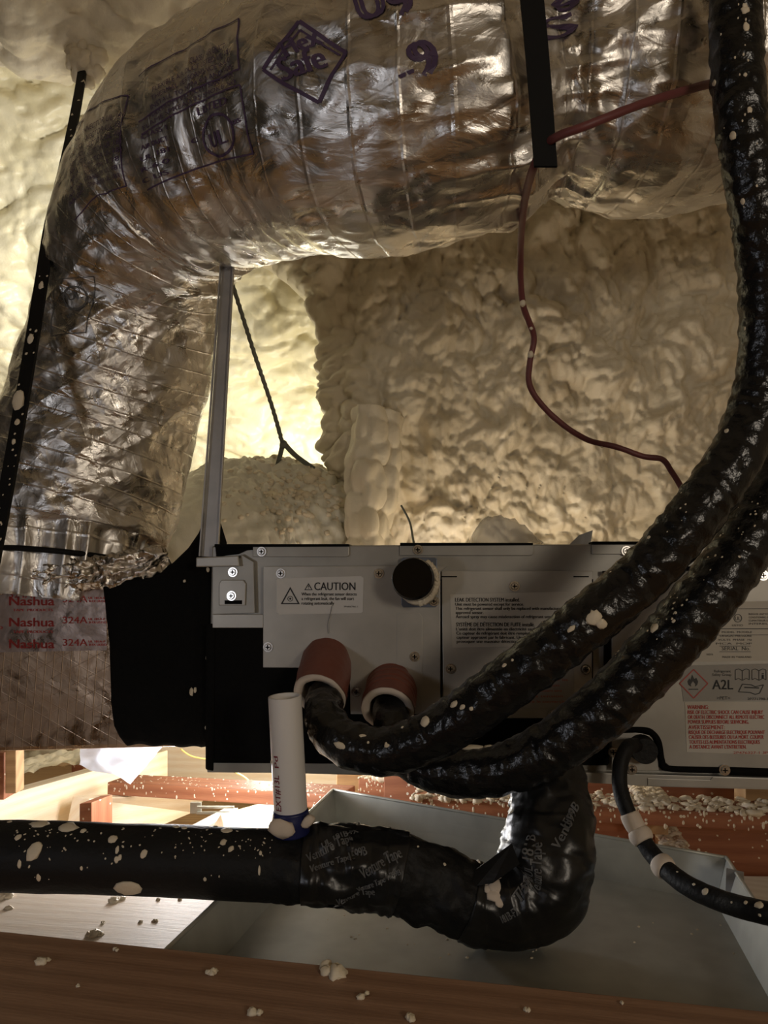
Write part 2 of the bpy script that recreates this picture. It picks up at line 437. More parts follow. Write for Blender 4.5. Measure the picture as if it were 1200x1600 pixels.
PROF = [(2.1, 1.62), (1.80, 1.36), (1.66, 1.17), (1.56, 1.10), (1.47, 1.14), (1.38, 1.22), (1.2, 1.30), (.8, 1.34), (.0, 1.36), (-1.75, 1.36)]
def f_ceil(u, v):
    k = v*(len(PROF)-1); i = min(int(k), len(PROF)-2); f = k-i
    a, b = PROF[i], PROF[i+1]; f2 = f
    x = -2.3+u*4.2
    base = V((x, a[0]+(b[0]-a[0])*f2, 1.2+a[1]+(b[1]-a[1])*f2+max(0, -.75-x)*.25)); nn = V((0, .3 if v < .25 else -.25, -1)).normalized()
    q = base+.04*V((nz(base*5, 2), nz(base*5+V((9, 0, 0)), 2), 0))
    h = .05*nz(q*4, 2)+.028*lumps(q, 12)+.010*lumps(q+V((3, 0, 0)), 28)
    return base+nn*h
grid('ceiling', f_ceil, 480, 300, 'foam')
def rough_wall(o, du, dv, n):
    return lambda u, v: V(o)+V(du)*u+V(dv)*v+V(n)*(.08*nz((V(o)+V(du)*u+V(dv)*v)*3, 3)+.04*lumps(V(o)+V(du)*u+V(dv)*v, 9))
grid('wall_front', rough_wall((-2.6, -1.7, .4), (4.4, 0, 0), (0, 0, 2.2), (0, 1, 0)), 90, 50, 'foam')
grid('wall_right', rough_wall((1.55, -1.8, .4), (0, 5, 0), (0, 0, 2.2), (-1, 0, 0)), 90, 50, 'foam')
FLZ = 1.2-.72
tag(MB().box((0, .9, FLZ-.01), (3, 0, 0), (0, 2.6, 0), (0, 0, .01)).build('floor', 'wood_stud', e1=(1, 0, 0)), kind='structure')

# ------------------------------------------------------------------ timber below the unit
def board(name, pts, ext, m, label, catg='beam', group=None, e1=None, bevel=.0015, kind=None):
    o = MB().slab(pts, ext).build(name, m, None, False, bevel, e1=e1 or (V(pts[1])-V(pts[0])))
    return tag(o, label, catg, group, kind)
# near beam, brown wood tone over its whole length
a = PZ(-150, 1439, -.30); b = PZ(1350, 1596, -.30); dr = (b-a).normalized(); back = V((-dr.y, dr.x, 0))*-.16
beam_dir = dr
front_beam = board('ceiling_joist', [a, b, b+back, a+back], (0, 0, -.14), 'wood_brown',
      'brown wooden beam across the bottom of the picture, dotted with foam crumbs', 'beam', e1=dr)
# pale decking left of the pan
z0 = -.393
pts = [PZ(-120, 1540, z0), PZ(520, 1560, z0), PZ(560, 1330, z0), PZ(-140, 1310, z0)]
board('plywood_board', pts, (0, 0, -.018), 'wood_pale', 'pale board lying left of the metal pan under the black drain pipe, sprinkled with crumbs', 'board', e1=(1, -.15, 0))
# joist with broad pale side, at left
def vslab(name, quad, th, m, label, group=None, catg='joist'):
    p = [P(*q) for q in quad]; n = (p[1]-p[0]).cross(p[3]-p[0]).normalized()
    if n.y < 0: n = -n
    o = MB().slab(p, n*th).build(name, m, None, False, .0015, e1=p[1]-p[0]); return tag(o, label, catg, group)
vslab('floor_joist', [(-60, 1262, 1.28), (262, 1172, 1.98), (262, 1238, 1.98), (-60, 1360, 1.28)], .038, 'wood_pine',
      'pale pine joist running back under the silver duct at the left edge')
vslab('floor_joist', [(140, 1248, 1.50), (330, 1238, 1.95), (300, 1270, 1.95), (120, 1345, 1.48)], .038, 'wood_pine',
      'pine joist below the red crossbar, left of the metal bracket')
vslab('blocking', [(124, 1256, 1.34), (143, 1254, 1.33), (143, 1300, 1.33), (124, 1300, 1.34)], .05, 'wood_red',
      'small dark wood block standing just above the speckled drain pipe at left', catg='block')
vslab('end_board', [(225, 1150, 2.30), (640, 1160, 2.2), (640, 1262, 2.2), (225, 1230, 2.30)], .03, 'wood_pine',
      'bright pine board with wavy grain behind the crossbar under the unit', catg='board')
vslab('floor_joist', [(345, 1272, 1.62), (440, 1246, 1.90), (520, 1290, 1.80), (360, 1330, 1.50)], .03, 'wood_pine',
      'pine joist right of the speckled white strip, partly behind the white pipe')
p = [PZ(278, 1300, -.50), PZ(308, 1300, -.50), PZ(372, 1262, -.50), PZ(352, 1262, -.50)]
board('joist_edge', p, (0, 0, -.08), 'label_white', 'white joist edge peppered with dark specks, below the red crossbar', 'joist')
# left posts under the duct
vslab('stud', [(-20, 1176, 1.36), (6, 1176, 1.36), (6, 1250, 1.36), (-20, 1250, 1.36)], .04, 'wood_red', 'dark narrow stud at the left edge under the duct', catg='stud')
vslab('stud', [(8, 1172, 1.33), (25, 1172, 1.33), (25, 1240, 1.33), (8, 1240, 1.33)], .03, 'wood_stud', 'light narrow stud beside the dark stud at the left edge under the duct', catg='stud')
vslab('stud', [(526, 1190, 1.75), (584, 1190, 1.75), (584, 1290, 1.75), (526, 1290, 1.75)], .04, 'wood_stud', 'yellow wood post below the unit, behind the corner of the metal pan', catg='stud')
# crossbars
def bar(name, l, r, hpx, depth, m, label, foam=None):
    A, B = P(*l), P(*r); d = (B-A).normalized(); hz = V((-d.y, d.x, 0)).normalized()
    if hz.y < 0: hz = -hz
    h = hpx*l[2]/F
    o = MB().slab([A, B, B-V((0, 0, h)), A-V((0, 0, h))], hz*depth).build(name, m, None, False, .002, e1=d)
    tag(o, label, 'crossbar'); WL[o.name] = o.location.copy(); return o, A, B, d, hz, h
red1, A1, B1, d1, h1, hh1 = bar('crossbar', (168, 1222, 1.62), (530, 1242, 1.42), 19, .07, 'wood_red', 'reddish wooden crossbar below the unit at left, behind the white pipe')
red2, A2, B2, d2, h2, hh2 = bar('crossbar', (640, 1248, 1.30), (1330, 1279, 1.12), 22, .075, 'wood_red', 'long foam-topped reddish crossbar behind the metal pan at right')
def overspray(A, B, hz, dep, h, n, rr, seed, cond=lambda t: 1):
    rd = random.Random(seed); mb = MB()
    for i in range(n):
        t = rd.random(); wq = rd.random()
        if rd.random() > cond(t): continue
        p = A.lerp(B, t)+hz*dep*wq; r = rr*(.35+rd.random()**2)
        mb.blob(p+V((0, 0, r*.15)), (0, 0, 1), r, 1+rd.random(), .7, i, (rd.random()-.5, rd.random()-.5, 0), .5, 8)
    for i in range(n//4):                           # drips on the front face
        t = rd.random(); zz = rd.random()**1.8*h
        if rd.random() > cond(t): continue
        p = A.lerp(B, t)-V((0, 0, zz)); nn = -hz
        mb.blob(p, nn, .0008+.0017*rd.random(), 1+1.8*rd.random()**2, .3, i+50, (0, 0, 1), .3, 8)
    return mb
o = overspray(A2, B2, h2, .075, hh2, 620, .0055, 3).build('foam_overspray', 'foam_crumb', red2, True, kind='stuff')
o = overspray(A1, B1, h1, .07, hh1, 130, .0016, 4).build('foam_overspray', 'foam_crumb', red1, True, kind='stuff')
red3, A3, B3, d3, h3, hh3 = bar('crossbar', (560, 1216, 1.62), (690, 1222, 1.50), 30, .06, 'wood_red', 'short foam-splashed crossbar end right of the yellow post')
overspray(A3, B3, h3, .06, hh3, 260, .008, 8).build('foam_overspray', 'foam_crumb', red3, True, kind='stuff')
vslab('floor_joist', [(600, 1205, 1.42), (1400, 1225, 1.32), (1400, 1460, 1.20), (600, 1330, 1.42)], .04, 'wood_red', 'brown joist face in shade behind the right half of the metal pan')
def ledge(name, q0, q1, w0, w1, label, seed):
    A, B = PZ(*q0), PZ(*q1); d = (B-A).normalized(); sd = V((d.y, -d.x, 0))
    o = MB().slab([A-sd*w0, A+sd*w0, B+sd*w1, B-sd*w1], (0, 0, -.05)).build(name, 'wood_stud', None, False, .001, e1=d); tag(o, label, 'joist')
    rd = random.Random(seed); mb = MB()
    for i in range(260):
        t = rd.random(); p = A.lerp(B, t)+sd*(w0+(w1-w0)*t)*rd.uniform(-1, 1); mb.blob(p, (0, 0, 1), .003+.006*rd.random(), 1+rd.random(), .7, i, None, .5, 8)
    mb.build('foam_overspray', 'foam_crumb', o, True, kind='stuff')
ledge('joist_end', (1062, 1345, -.40), (1035, 1284, -.40), .016, .013, 'foam-crusted joist top behind the metal pan, below the long crossbar', 5)
ledge('joist_end', (1022, 1252, -.345), (1005, 1226, -.345), .02, .018, 'foam-crusted joist top under the unit, above the long crossbar', 6)
pts = [PZ(1130, 1440, -.41), PZ(1400, 1480, -.41), PZ(1400, 1372, -.41), PZ(1140, 1368, -.41)]
board('plywood_board', pts, (0, 0, -.018), 'wood_pale', 'light board at the right edge beyond the corner of the metal pan', 'board')
vslab('stud', [(1165, 1226, 1.22), (1215, 1228, 1.22), (1215, 1300, 1.22), (1165, 1296, 1.22)], .04, 'wood_stud', 'wood block under the unit at the right edge, above the long crossbar', catg='stud')
# foam ledge at left under the duct
def f_ledge(u, v):
    b_ = P(18+u*170, 1220-u*35-v*22, 1.95+v*.3)
    return b_+V((0, 0, .018*lumps(b_, 22)+.01*nz(b_*25, 2)))
tag(grid('foam_ridge', f_ledge, 70, 20, 'foam_crumb', None), 'ridge of sprayed foam on top of the pale joist under the duct', 'foam')
vslab('blocking', [(112, 1172, 2.25), (130, 1172, 2.25), (128, 1420, 2.25), (110, 1420, 2.25)], .04, 'wood_red', 'dark speckled block between foam and hanging plastic film under the duct', catg='block')
# joist hanger
hp = P(306, 1262, 1.72); t = thing('joist_hanger', hp, 'small galvanised bracket on the joist left of the white pipe', 'bracket')
MB().box(hp, (.012, 0, 0), (0, .003, 0), (0, 0, .012)).build('plate', 'galvanised', t, bevel=.001)
for k in range(2): MB().box(hp+V((.045, -.01, .004-k*.012)), (.04, 0, 0), (0, .004, 0), (0, 0, .0022)).build('flange', 'galvanised', t, bevel=.0005)
# yellow wires
for q, lb in (([(282, 1170, 1.9, .0022), (298, 1181, 1.9, .0022), (322, 1186, 1.9, .0022), (345, 1188, 1.9, .0022)], 'yellow wire looping under the duct beside the unit'),
              ([(366, 1206, 1.8, .0022), (380, 1213, 1.8, .0022), (390, 1222, 1.8, .0022), (398, 1236, 1.8, .0022)], 'yellow wire hanging below the unit left of the white pipe')):
    tag(Tube(q, 20, 8).mesh().build('yellow_wire', 'wire_yellow', smooth=True), lb, 'wire')

# ------------------------------------------------------------------ metal drain pan
zf, zl = -.385, -.335
BL, BR = PZ(520, 1234, zl), PZ(1135, 1340, zl)
FL, FR = PZ(243, 1500, zl), PZ(1310, 1607, zl)
pan = thing('drain_pan', (BL+BR+FL+FR)/4+V((0, 0, zf-zl)), 'shallow galvanised metal drain pan under the hanging unit, behind the front beam', 'pan')
dn = V((0, 0, zf-zl)); ctr = (BL+BR+FL+FR)/4
def inn(p, k=.012): q = p+(ctr-p).normalized()*k*1.4; return q
MB().slab([inn(FL)+dn, inn(FR)+dn, inn(BR)+dn, inn(BL)+dn], (0, 0, -.0015)).build('pan_floor', 'galvanised', pan, e1=(1, 0, 0))
for (a, b) in ((BL, BR), (FL, BL), (FR, BR), (FL, FR)):
    n_ = (b-a).cross(V((0, 0, 1))).normalized()*.0012
    MB().slab([a, b, inn(b)+dn, inn(a)+dn], n_).build('side_wall', 'galvanised', pan, e1=b-a)
    mb = Tube([(*a, .0022), (*a.lerp(b, .5), .0022), (*b, .0022)], 8, 8, world=True).mesh(); mb.build('rolled_rim', 'galvanised', pan, True)
mb = MB()
q = BR.lerp(FR, .12)
MB().slab([q+V((-.010, 0, .003)), q+V((.004, -.012, .003)), q+V((.004, -.012, -.022)), q+V((-.012, 0, -.022))], (.001, .001, 0)).build('corner_tab', 'strut_steel', pan)
rd = random.Random(2); mb = MB()
for i in range(70):
    q = PZ(rd.uniform(500, 1150), rd.uniform(1300, 1500), zf)
    s_, t_ = 0, 0
    mb.blob(q, (0, 0, 1), rd.uniform(.0006, .0018), 1.3, .6, i, None, .4, 7)
for i in range(26):
    q = PZ(rd.uniform(545, 700), 1290+rd.uniform(0, 18), zf); mb.blob(q, (0, 0, 1), rd.uniform(.001, .002), 1.3, .6, i, None, .4, 7)
mb.build('foam_specks', 'foam_crumb', pan, True, kind='stuff')

# ------------------------------------------------------------------ loose foam crumbs
def crumb(px, py, z, r, label, group, n=3, seed=0):
    r = r*.62; c = PZ(px, py, z-(.01 if z < -.35 else 0)); mb = MB(); rd = random.Random(seed)
    for i in range(n):
        mb.blob(c+V((rd.uniform(-1, 1)*r*1.0, rd.uniform(-1, 1)*r, r*.25*rd.random())), (0, 0, 1), r*rd.uniform(.5, 1), 1.2, .8, seed*7+i, (rd.random(), rd.random(), 0), .6, 12)
    tag(mb.build('foam_crumb', 'foam_crumb', smooth=True), label, 'foam crumb', group)
gb = 'foam crumbs on the front beam'; gd = 'foam crumbs on the pale board'
for i, (px, py, r, n, lb) in enumerate([
    (520, 1515, .011, 6, 'largest cluster of foam crumbs, on the back edge of the brown beam below the pan'),
    (65, 1503, .006, 3, 'foam crumb on the brown beam near the left edge of the picture'),
    (400, 1583, .006, 3, 'round foam crumb low on the brown beam, left of centre'),
    (568, 1555, .0045, 3, 'flat foam flake on the brown beam just right of the large cluster'),
    (332, 1520, .0045, 3, 'foam crumb on the brown beam above the round low crumb'),
    (640, 1592, .005, 3, 'foam crumb on the brown beam at the bottom edge, right of centre'),
    (125, 1540, .003, 2, 'tiny crumb on the brown beam low at left, right of the left-edge crumb'),
    (180, 1484, .003, 2, 'small crumb near the back edge of the brown beam, below the pale board'),
    (822, 1577, .003, 2, 'tiny crumb on the brown beam, right half, near its middle'),
    (970, 1566, .003, 2, 'tiny crumb on the brown beam at right, near the pan edge')]):
    crumb(px, py, -.299, r, lb, gb, n, i+1)
for i, (px, py, r, n, lb) in enumerate([
    (150, 1460, .009, 6, 'largest foam crumb heap on the pale board, next to the brown beam'),
    (185, 1407, .009, 4, 'foam crumb on the pale board just under the drain pipe'),
    (8, 1400, .012, 4, 'foam crumb on the pale board at the left edge of the picture'),
    (14, 1420, .006, 3, 'smaller crumb below the left-edge crumb on the pale board'),
    (246, 1407, .004, 3, 'small crumb on the pale board between the drain pipe and the pan'),
    (243, 1440, .004, 3, 'small crumb on the pale board nearest the pan edge'),
    (219, 1440, .004, 2, 'small crumb on the pale board left of the one nearest the pan'),
    (160, 1443, .005, 3, 'small crumb just above the largest heap on the pale board'),
    (283, 1405, .005, 2, 'crumb on the pale board right under the pipe, beside the pan')]):
    crumb(px, py, -.383, r, lb, gd, n, i+31)

# ------------------------------------------------------------------ the ceiling unit
UA, UB = P(330, 851, 1.04), P(1130, 848, .965)
uu = (UB-UA).normalized(); un = uu.cross(V((0, 0, 1))).normalized()
if un.y > 0: un = -un
uv_ = un.cross(uu).normalized()
if uv_.z < 0: uv_ = -uv_
def U(px, py, off=0):
    d = ray(px, py); t_ = (UA+un*off-CAM).dot(un)/d.dot(un); return CAM+d*t_
unit = thing('air_handler', U(760, 1215), 'grey metal air handler hanging above the drain pan, with caution and warning labels', 'air conditioner')
def plate(name, pts, off, th, m, parent=None, bevel=.0006, label=None):
    """prism lying on the unit front, outline in pixels"""
    return MB().slab([U(x, y, off) for x, y in pts], -un*(th)).build(name, m, parent or unit, False, bevel, e1=uu, label=label)
def rect(x0, y0, x1, y1): return [(x0, y0), (x1, y0), (x1, y1), (x0, y1)]
# body
MB().slab([U(331, 853, 0), U(1420, 848, 0), U(1420, 1236, 0), U(324, 1205, 0)], -un*.42).build('casing', 'unit_steel', unit, False, .002, e1=uu)
# black insulation on the lower left front
plate('black_insulation', [(331, 980), (411, 980), (411, 1043), (546, 1043), (546, 1117), (690, 1117), (690, 1124), (800, 1124), (952, 1124), (952, 1192), (950, 1196), (322, 1194), (321, 1140)], .006, .006, 'black_mastic')
plate('bottom_lip', [(321, 1192), (900, 1196), (900, 1212), (324, 1207)], .007, .007, 'unit_steel')
MB().slab([U(321, 975, .008), U(336, 975, .008), U(334, 1206, .008), U(320, 1203, .008)], -un*.05).build('black_edge', 'black_mastic', unit, bevel=.003)
# top flanges
for k, (x0, x1, y0) in enumerate([(395, 545, 852), (625, 833, 850), (925, 1400, 848)]):
    plate('top_flange', [(x0, y0), (x1, y0), (x1, y0+16), (x1-3, y0+18), (x0, y0+18)], .004, .004, 'unit_steel')
    plate('sealant_bead', [(x0-(60 if k == 0 else 0), y0-2), (x1, y0-2), (x1, y0+2), (x0-(60 if k == 0 else 0), y0+3)], .006, .03, 'black_mastic')
plate('black_smear', [(336, 853), (418, 852), (410, 858), (385, 860), (372, 866), (352, 868), (338, 872)], .003, .002, 'black_mastic')
# hanging bracket
plate('bracket_plate', [(332, 872), (376, 872), (376, 866), (396, 878), (398, 958), (332, 960)], .008, .006, 'unit_steel')
plate('bracket_boss', [(346, 906), (380, 906), (384, 912), (383, 946), (342, 946), (342, 912)], .011, .003, 'unit_steel_light', bevel=.001)
plate('bracket_slot', rect(351, 938, 378, 944), .0116, .001, 'black_gap', bevel=0)
plate('bracket_tab', [(306, 871), (372, 868), (374, 885), (306, 886)], .016, .004, 'unit_steel_light', bevel=.0015)
plate('grey_strip', rect(332, 960, 411, 981), .009, .005, 'unit_steel_light')
# cover plates
plate('piping_cover', [(411, 885), (620, 884), (700, 884), (688, 893), (688, 1116), (548, 1116), (546, 1044), (411, 1043)], .0095, .004, 'unit_steel_light')
plate('cover_emboss', [(620, 958), (655, 958), (660, 964), (660, 1112), (620, 1112)], .0104, .001, 'unit_steel_light', bevel=.0003)
plate('sensor_cover', [(690, 892), (926, 892), (926, 905), (928, 1122), (800, 1122), (693, 1122)], .011, .005, 'unit_steel_light')
for x in (704, 910): plate('cover_notch', [(x-14, 900), (x+10, 900), (x+10, 902), (x-14, 902)], .0114, .0005, 'black_gap', bevel=0)
plate('cover_seam', rect(689, 905, 690.6, 1118), .0115, .0005, 'black_gap', bevel=0)
plate('cover_seam', rect(925, 905, 926.8, 1118), .0115, .0005, 'black_gap', bevel=0)
plate('seam_gap', [(944, 980), (954, 980), (954, 1056), (944, 1062)], .012, .004, 'black_gap', bevel=0)
plate('seam_gap', [(942, 892), (1110, 883), (1110, 890), (942, 899)], .012, .004, 'black_gap', bevel=0)
# control box cover
plate('control_cover', [(956, 896), (1420, 885), (1420, 1206), (1046, 1197), (1038, 1190), (1033, 1160), (1018, 1142), (985, 1137), (956, 1137)], .016, .006, 'unit_steel')
GP = [(968, 1140), (1006, 1140), (1020, 1146), (1029, 1160), (1034, 1188), (1044, 1200), (1130, 1203), (1134, 1203)]
mb = MB(); pts = [tuple(U(x, y, .014)) + (.0042,) for x, y in GP]; Tube(pts, 60, 10, world=True).mesh(mb); mb.build('door_gasket', 'black_gap', unit, True)
mb = MB(); pts = [tuple(U(x, y, .014)) + (.0055,) for x, y in [(1140, 1204), (1250, 1208), (1400, 1212)]]; Tube(pts, 20, 10, world=True).mesh(mb); mb.build('door_gasket', 'black_gap', unit, True)
plate('gland_plate', [(956, 1140), (1002, 1146), (1018, 1150), (1026, 1170), (1030, 1204), (956, 1204)], .013, .006, 'unit_steel_light')
plate('bottom_rail', [(900, 1207), (1420, 1222), (1420, 1240), (1020, 1229), (900, 1222)], .012, .02, 'unit_steel_light')
plate('rail_strip', [(1012, 1216), (1110, 1219), (1114, 1214), (1400, 1224), (1400, 1236), (1012, 1228)], .0135, .001, 'unit_steel_light')
# screws
proto = None
def screw(px, py, off, r=.0048):
    global proto
    c = U(px, py, off)
    if proto is None:
        mb = MB(); mb.ring(V((0, 0, 0)), un*.0012, r*1.35, r*1.35, 20); mb.ring(un*.0012, un*.0030, r, r*.8, 20)
        mb.build('screw', 'screw_steel', unit, False); s = bpy.data.objects['screw']
        s.data.vertices.foreach_set('co', [x for v_ in mb.v for x in v_]); s.location = c-WL[unit.name]; proto = s
        rec = MB(); rec.box(un*.0031, uu*r*.6, uv_*r*.14, un*.0002); rec.box(un*.0031, uu*r*.14, uv_*r*.6, un*.0002)
        rec.build('screw_recess', 'black_gap', s); x = bpy.data.objects['screw_recess']; x.data.vertices.foreach_set('co', [y for v_ in rec.v for y in v_]); x.location = (0, 0, 0)
        screw.rec = x
    else:
        s = proto.copy(); C.objects.link(s); s.location = c-WL[unit.name]
        x = screw.rec.copy(); C.objects.link(x); x.parent = s
for q in [(364, 894, .009), (362, 931, .0115), (409, 862, .005), (439, 896, .0098), (592, 896, .0098), (419, 1011, .0098), (557, 1081, .0098), (648, 1026, .0105), (678, 939, .012),
          (653, 859, .005), (804, 916, .0115), (704, 1045, .0115), (915, 1046, .0115), (865, 1117, .0115), (979, 861, .005), (958, 1175, .0135), (987, 1202, .0135), (1132, 1203, .018), (1192, 899, .017)]:
    screw(*q)
# writing on the unit
def utext(mb, txt, x0, x1, ybase, hpx, off):
    vs, fs, asp = text_mesh(txt); mb.add([U(x0+(x1-x0)*tx, ybase-hpx*ty, off) for tx, ty in vs], fs)
def tri(mb, cx, y0, y1, w_, t_, off):                # hollow triangle
    o_ = [(cx, y0), (cx+w_, y1), (cx-w_, y1)]; i_ = [(cx, y0+t_*2.2), (cx+w_-t_*1.9, y1-t_), (cx-w_+t_*1.9, y1-t_)]
    mb.add([U(x, y, off) for x, y in o_+i_], [(0, 1, 4, 3), (1, 2, 5, 4), (2, 0, 3, 5)])
def label_plate(name, pts, off, m, rad=None):
    return plate(name, pts, off+.0004, .0004, m, bevel=0)
def sh(y, x, k=.012): return y+(x-430)*0
L1 = label_plate('caution_label', [(434, 904), (564, 900), (568, 903), (567, 956), (563, 958), (436, 960), (432, 957), (432, 907)], .0098, 'label_white'); L1['label'] = 'white caution label with warning triangles'
mb = MB(); o1 = .0108
tri(mb, 453.5, 917, 944, 15, 1.8, o1); tri(mb, 482, 911, 922, 6.5, 1.1, o1)
utext(mb, 'CAUTION', 491, 555, 922, 12.5, o1); utext(mb, 'CAUTION', 491.5, 555.5, 922, 12.5, o1)
for i, s_ in enumerate(['When the refrigerant sensor detects', 'a refrigerant leak, the fan will start', 'rotating automatically']):
    w_ = [86, 82, 51][i]; utext(mb, s_, 471, 471+w_, 930.5+i*7.1, 5, o1); utext(mb, s_, 471.3, 471.3+w_, 930.5+i*7.1, 5, o1)
utext(mb, '!', 481.3, 482.7, 920, 5.5, o1); utext(mb, '3P686746-1', 537, 559, 949, 2.5, o1)
# fan symbol
for k in range(20):
    a0, a1 = 2*PI*k/20, 2*PI*(k+1)/20
    for r0, r1 in ((3.4, 4.3), (0, 1.6)):
        mb.add([U(453.5+math.cos(a)*r, 935.5+math.sin(a)*r, o1) for a, r in ((a0, r0), (a0, r1), (a1, r1), (a1, r0))], [(0, 1, 2, 3)])
mb.build('lettering', 'ink_black', L1)
L2 = label_plate('leak_label', [(703, 929), (902, 924), (904, 1008), (707, 1012)], .0112, 'label_cream'); L2['label'] = 'cream leak detection label in English and French'
mb = MB(); o2 = .0122
TX = [('LEAK DETECTION SYSTEM installed.', 101, 6.2), ('Unit must be powered except for service.', 107, 5), ('This refrigerant sensor shall only be replaced with manufacturer', 168, 5), ('approved sensor.', 44, 5), ('Aerosol spray may cause misdetection of refrigerant sensor.', 158, 5), ('', 0, 0),
      ('SYSTÈME DE DÉTECTION DE FUITE installé.', 124, 6.2), ("L'unité doit être alimentée en électricité sauf pour l'entretien.", 170, 5), ('Ce capteur de réfrigérant doit être remplacé uniquement par un', 170, 5), ("capteur approuvé par le fabricant. Une pulvérisation d'aérosol", 170, 5), ('provoquer une mauvaise détection du capteur de réfrigérant.', 170, 5)]
for i, (s_, w_, h_) in enumerate(TX):
    if s_:
        for dx in (0, .35): utext(mb, s_, 711+i*.25+dx, 711+w_+dx, 940+i*6.45, h_, o2)
mb.build('lettering', 'ink_black', L2)
L3 = label_plate('notice_label', [(786, 1016), (896, 1012), (898, 1106), (790, 1108)], .0112, 'label_grey'); L3['label'] = 'faded notice label with fine red print, half hidden by the black hoses'
mb = MB()
for i, s_ in enumerate(['Before obtaining access to terminals', 'all supply circuits must be', 'disconnected. After servicing put', 'the cover back in its position.', 'Avant de travailler sur les', 'bornes, tous les circuits', "d'alimentation doivent etre", 'mis hors tension.', 'Remettre le couvercle.']):
    utext(mb, s_, 800, 888-((i*13) % 17), 1030+i*8.5, 4, o2)
mb.build('lettering', 'ink_red', L3)
L4 = label_plate('rating_label', [(1028, 943), (1330, 936), (1330, 1030), (1096, 1034), (1040, 1034)], .0162, 'label_cream'); L4['label'] = 'cream rating label with fine print'
mb = MB(); o4 = .0172
def ln(x0, y0, x1, y1, t_=1.0):
    mb.add([U(x0, y0, o4), U(x1, y1, o4), U(x1, y1+t_, o4), U(x0, y0+t_, o4)], [(0, 1, 2, 3)])
ln(1090, 951, 1320, 950); ln(1090, 982, 1320, 982); ln(1100, 992, 1320, 991, .7)
def ringp(cx, cy, r, t_=1):
    for k in range(24):
        a0, a1 = 2*PI*k/24, 2*PI*(k+1)/24
        mb.add([U(cx+math.cos(a)*q, cy+math.sin(a)*q, o4) for a, q in ((a0, r-t_), (a0, r), (a1, r), (a1, r-t_))], [(0, 1, 2, 3)])
ringp(1153, 966, 6.5); utext(mb, 'UL', 1149, 1157, 969, 6, o4); utext(mb, 'LISTED', 1144, 1161, 978.5, 3, o4)
for i, s_ in enumerate(['INDOOR UNIT FOR AIR', 'CONDITIONING SYSTEM', 'CLIMATISEUR UNITE', 'INTERIEURE']): utext(mb, s_, 1170, 1210, 961+i*5, 3, o4)
for i, s_ in enumerate(['MODEL  MODELE', 'DESIGN PRESSURE', 'VOLTS  PHASE  Hz', 'MCA  MOP']): utext(mb, s_, 1128-i*3, 1175, 989+i*6, 3, o4)
utext(mb, 'SERIAL  No.', 1128, 1172, 1016, 6, o4); ln(1124, 1009, 1173, 1009, .7); ln(1124, 1018, 1173, 1018, .7); utext(mb, 'MADE IN THAILAND', 1129, 1174, 1028, 3, o4)
utext(mb, 'MADE IN', 1104, 1114, 1024, 3, o4)
mb.build('lettering', 'ink_black', L4)
L5 = label_plate('refrigerant_label', [(1060, 1040), (1330, 1034), (1330, 1092), (1068, 1096)], .0162, 'label_grey'); L5['label'] = 'grey refrigerant label with flame diamond and A2L marking'
mb = MB()
utext(mb, 'A2L', 1113, 1145, 1077, 15.5, o4); utext(mb, 'A2L', 1113.6, 1145.6, 1077, 15.5, o4); utext(mb, 'Refrigerant', 1116, 1142, 1050.5, 4, o4); utext(mb, 'Safety Group', 1113, 1143, 1056, 4, o4)
utext(mb, '>PET<', 1120, 1141, 1093, 5, o4); utext(mb, '2P771798-1', 1168, 1200, 1094, 4, o4)
def pl(pts, t_=1.0):
    for (a, b) in zip(pts, pts[1:]):
        dx, dy = b[0]-a[0], b[1]-a[1]; l_ = math.hypot(dx, dy) or 1; nx, ny = -dy/l_*t_/2, dx/l_*t_/2
        mb.add([U(a[0]+nx, a[1]+ny, o4), U(b[0]+nx, b[1]+ny, o4), U(b[0]-nx, b[1]-ny, o4), U(a[0]-nx, a[1]-ny, o4)], [(0, 1, 2, 3)])
for ox in (0, 26):                                   # open book signs
    pl([(1149+ox, 1047), (1154+ox, 1045), (1160+ox, 1048), (1166+ox, 1045), (1171+ox, 1047), (1171+ox, 1062), (1166+ox, 1060), (1160+ox, 1063), (1154+ox, 1060), (1149+ox, 1062), (1149+ox, 1047)]); pl([(1160+ox, 1048), (1160+ox, 1063)])
utext(mb, 'i', 1190, 1193, 1060, 9, o4); utext(mb, 'i', 1190.8, 1193.8, 1060, 9, o4)
pl([(1154, 1081), (1160, 1069), (1174, 1070), (1180, 1073), (1193, 1070), (1187, 1083), (1180, 1085), (1172, 1082), (1154, 1081)], 1.4); pl([(1163, 1074), (1186, 1075)], 2)
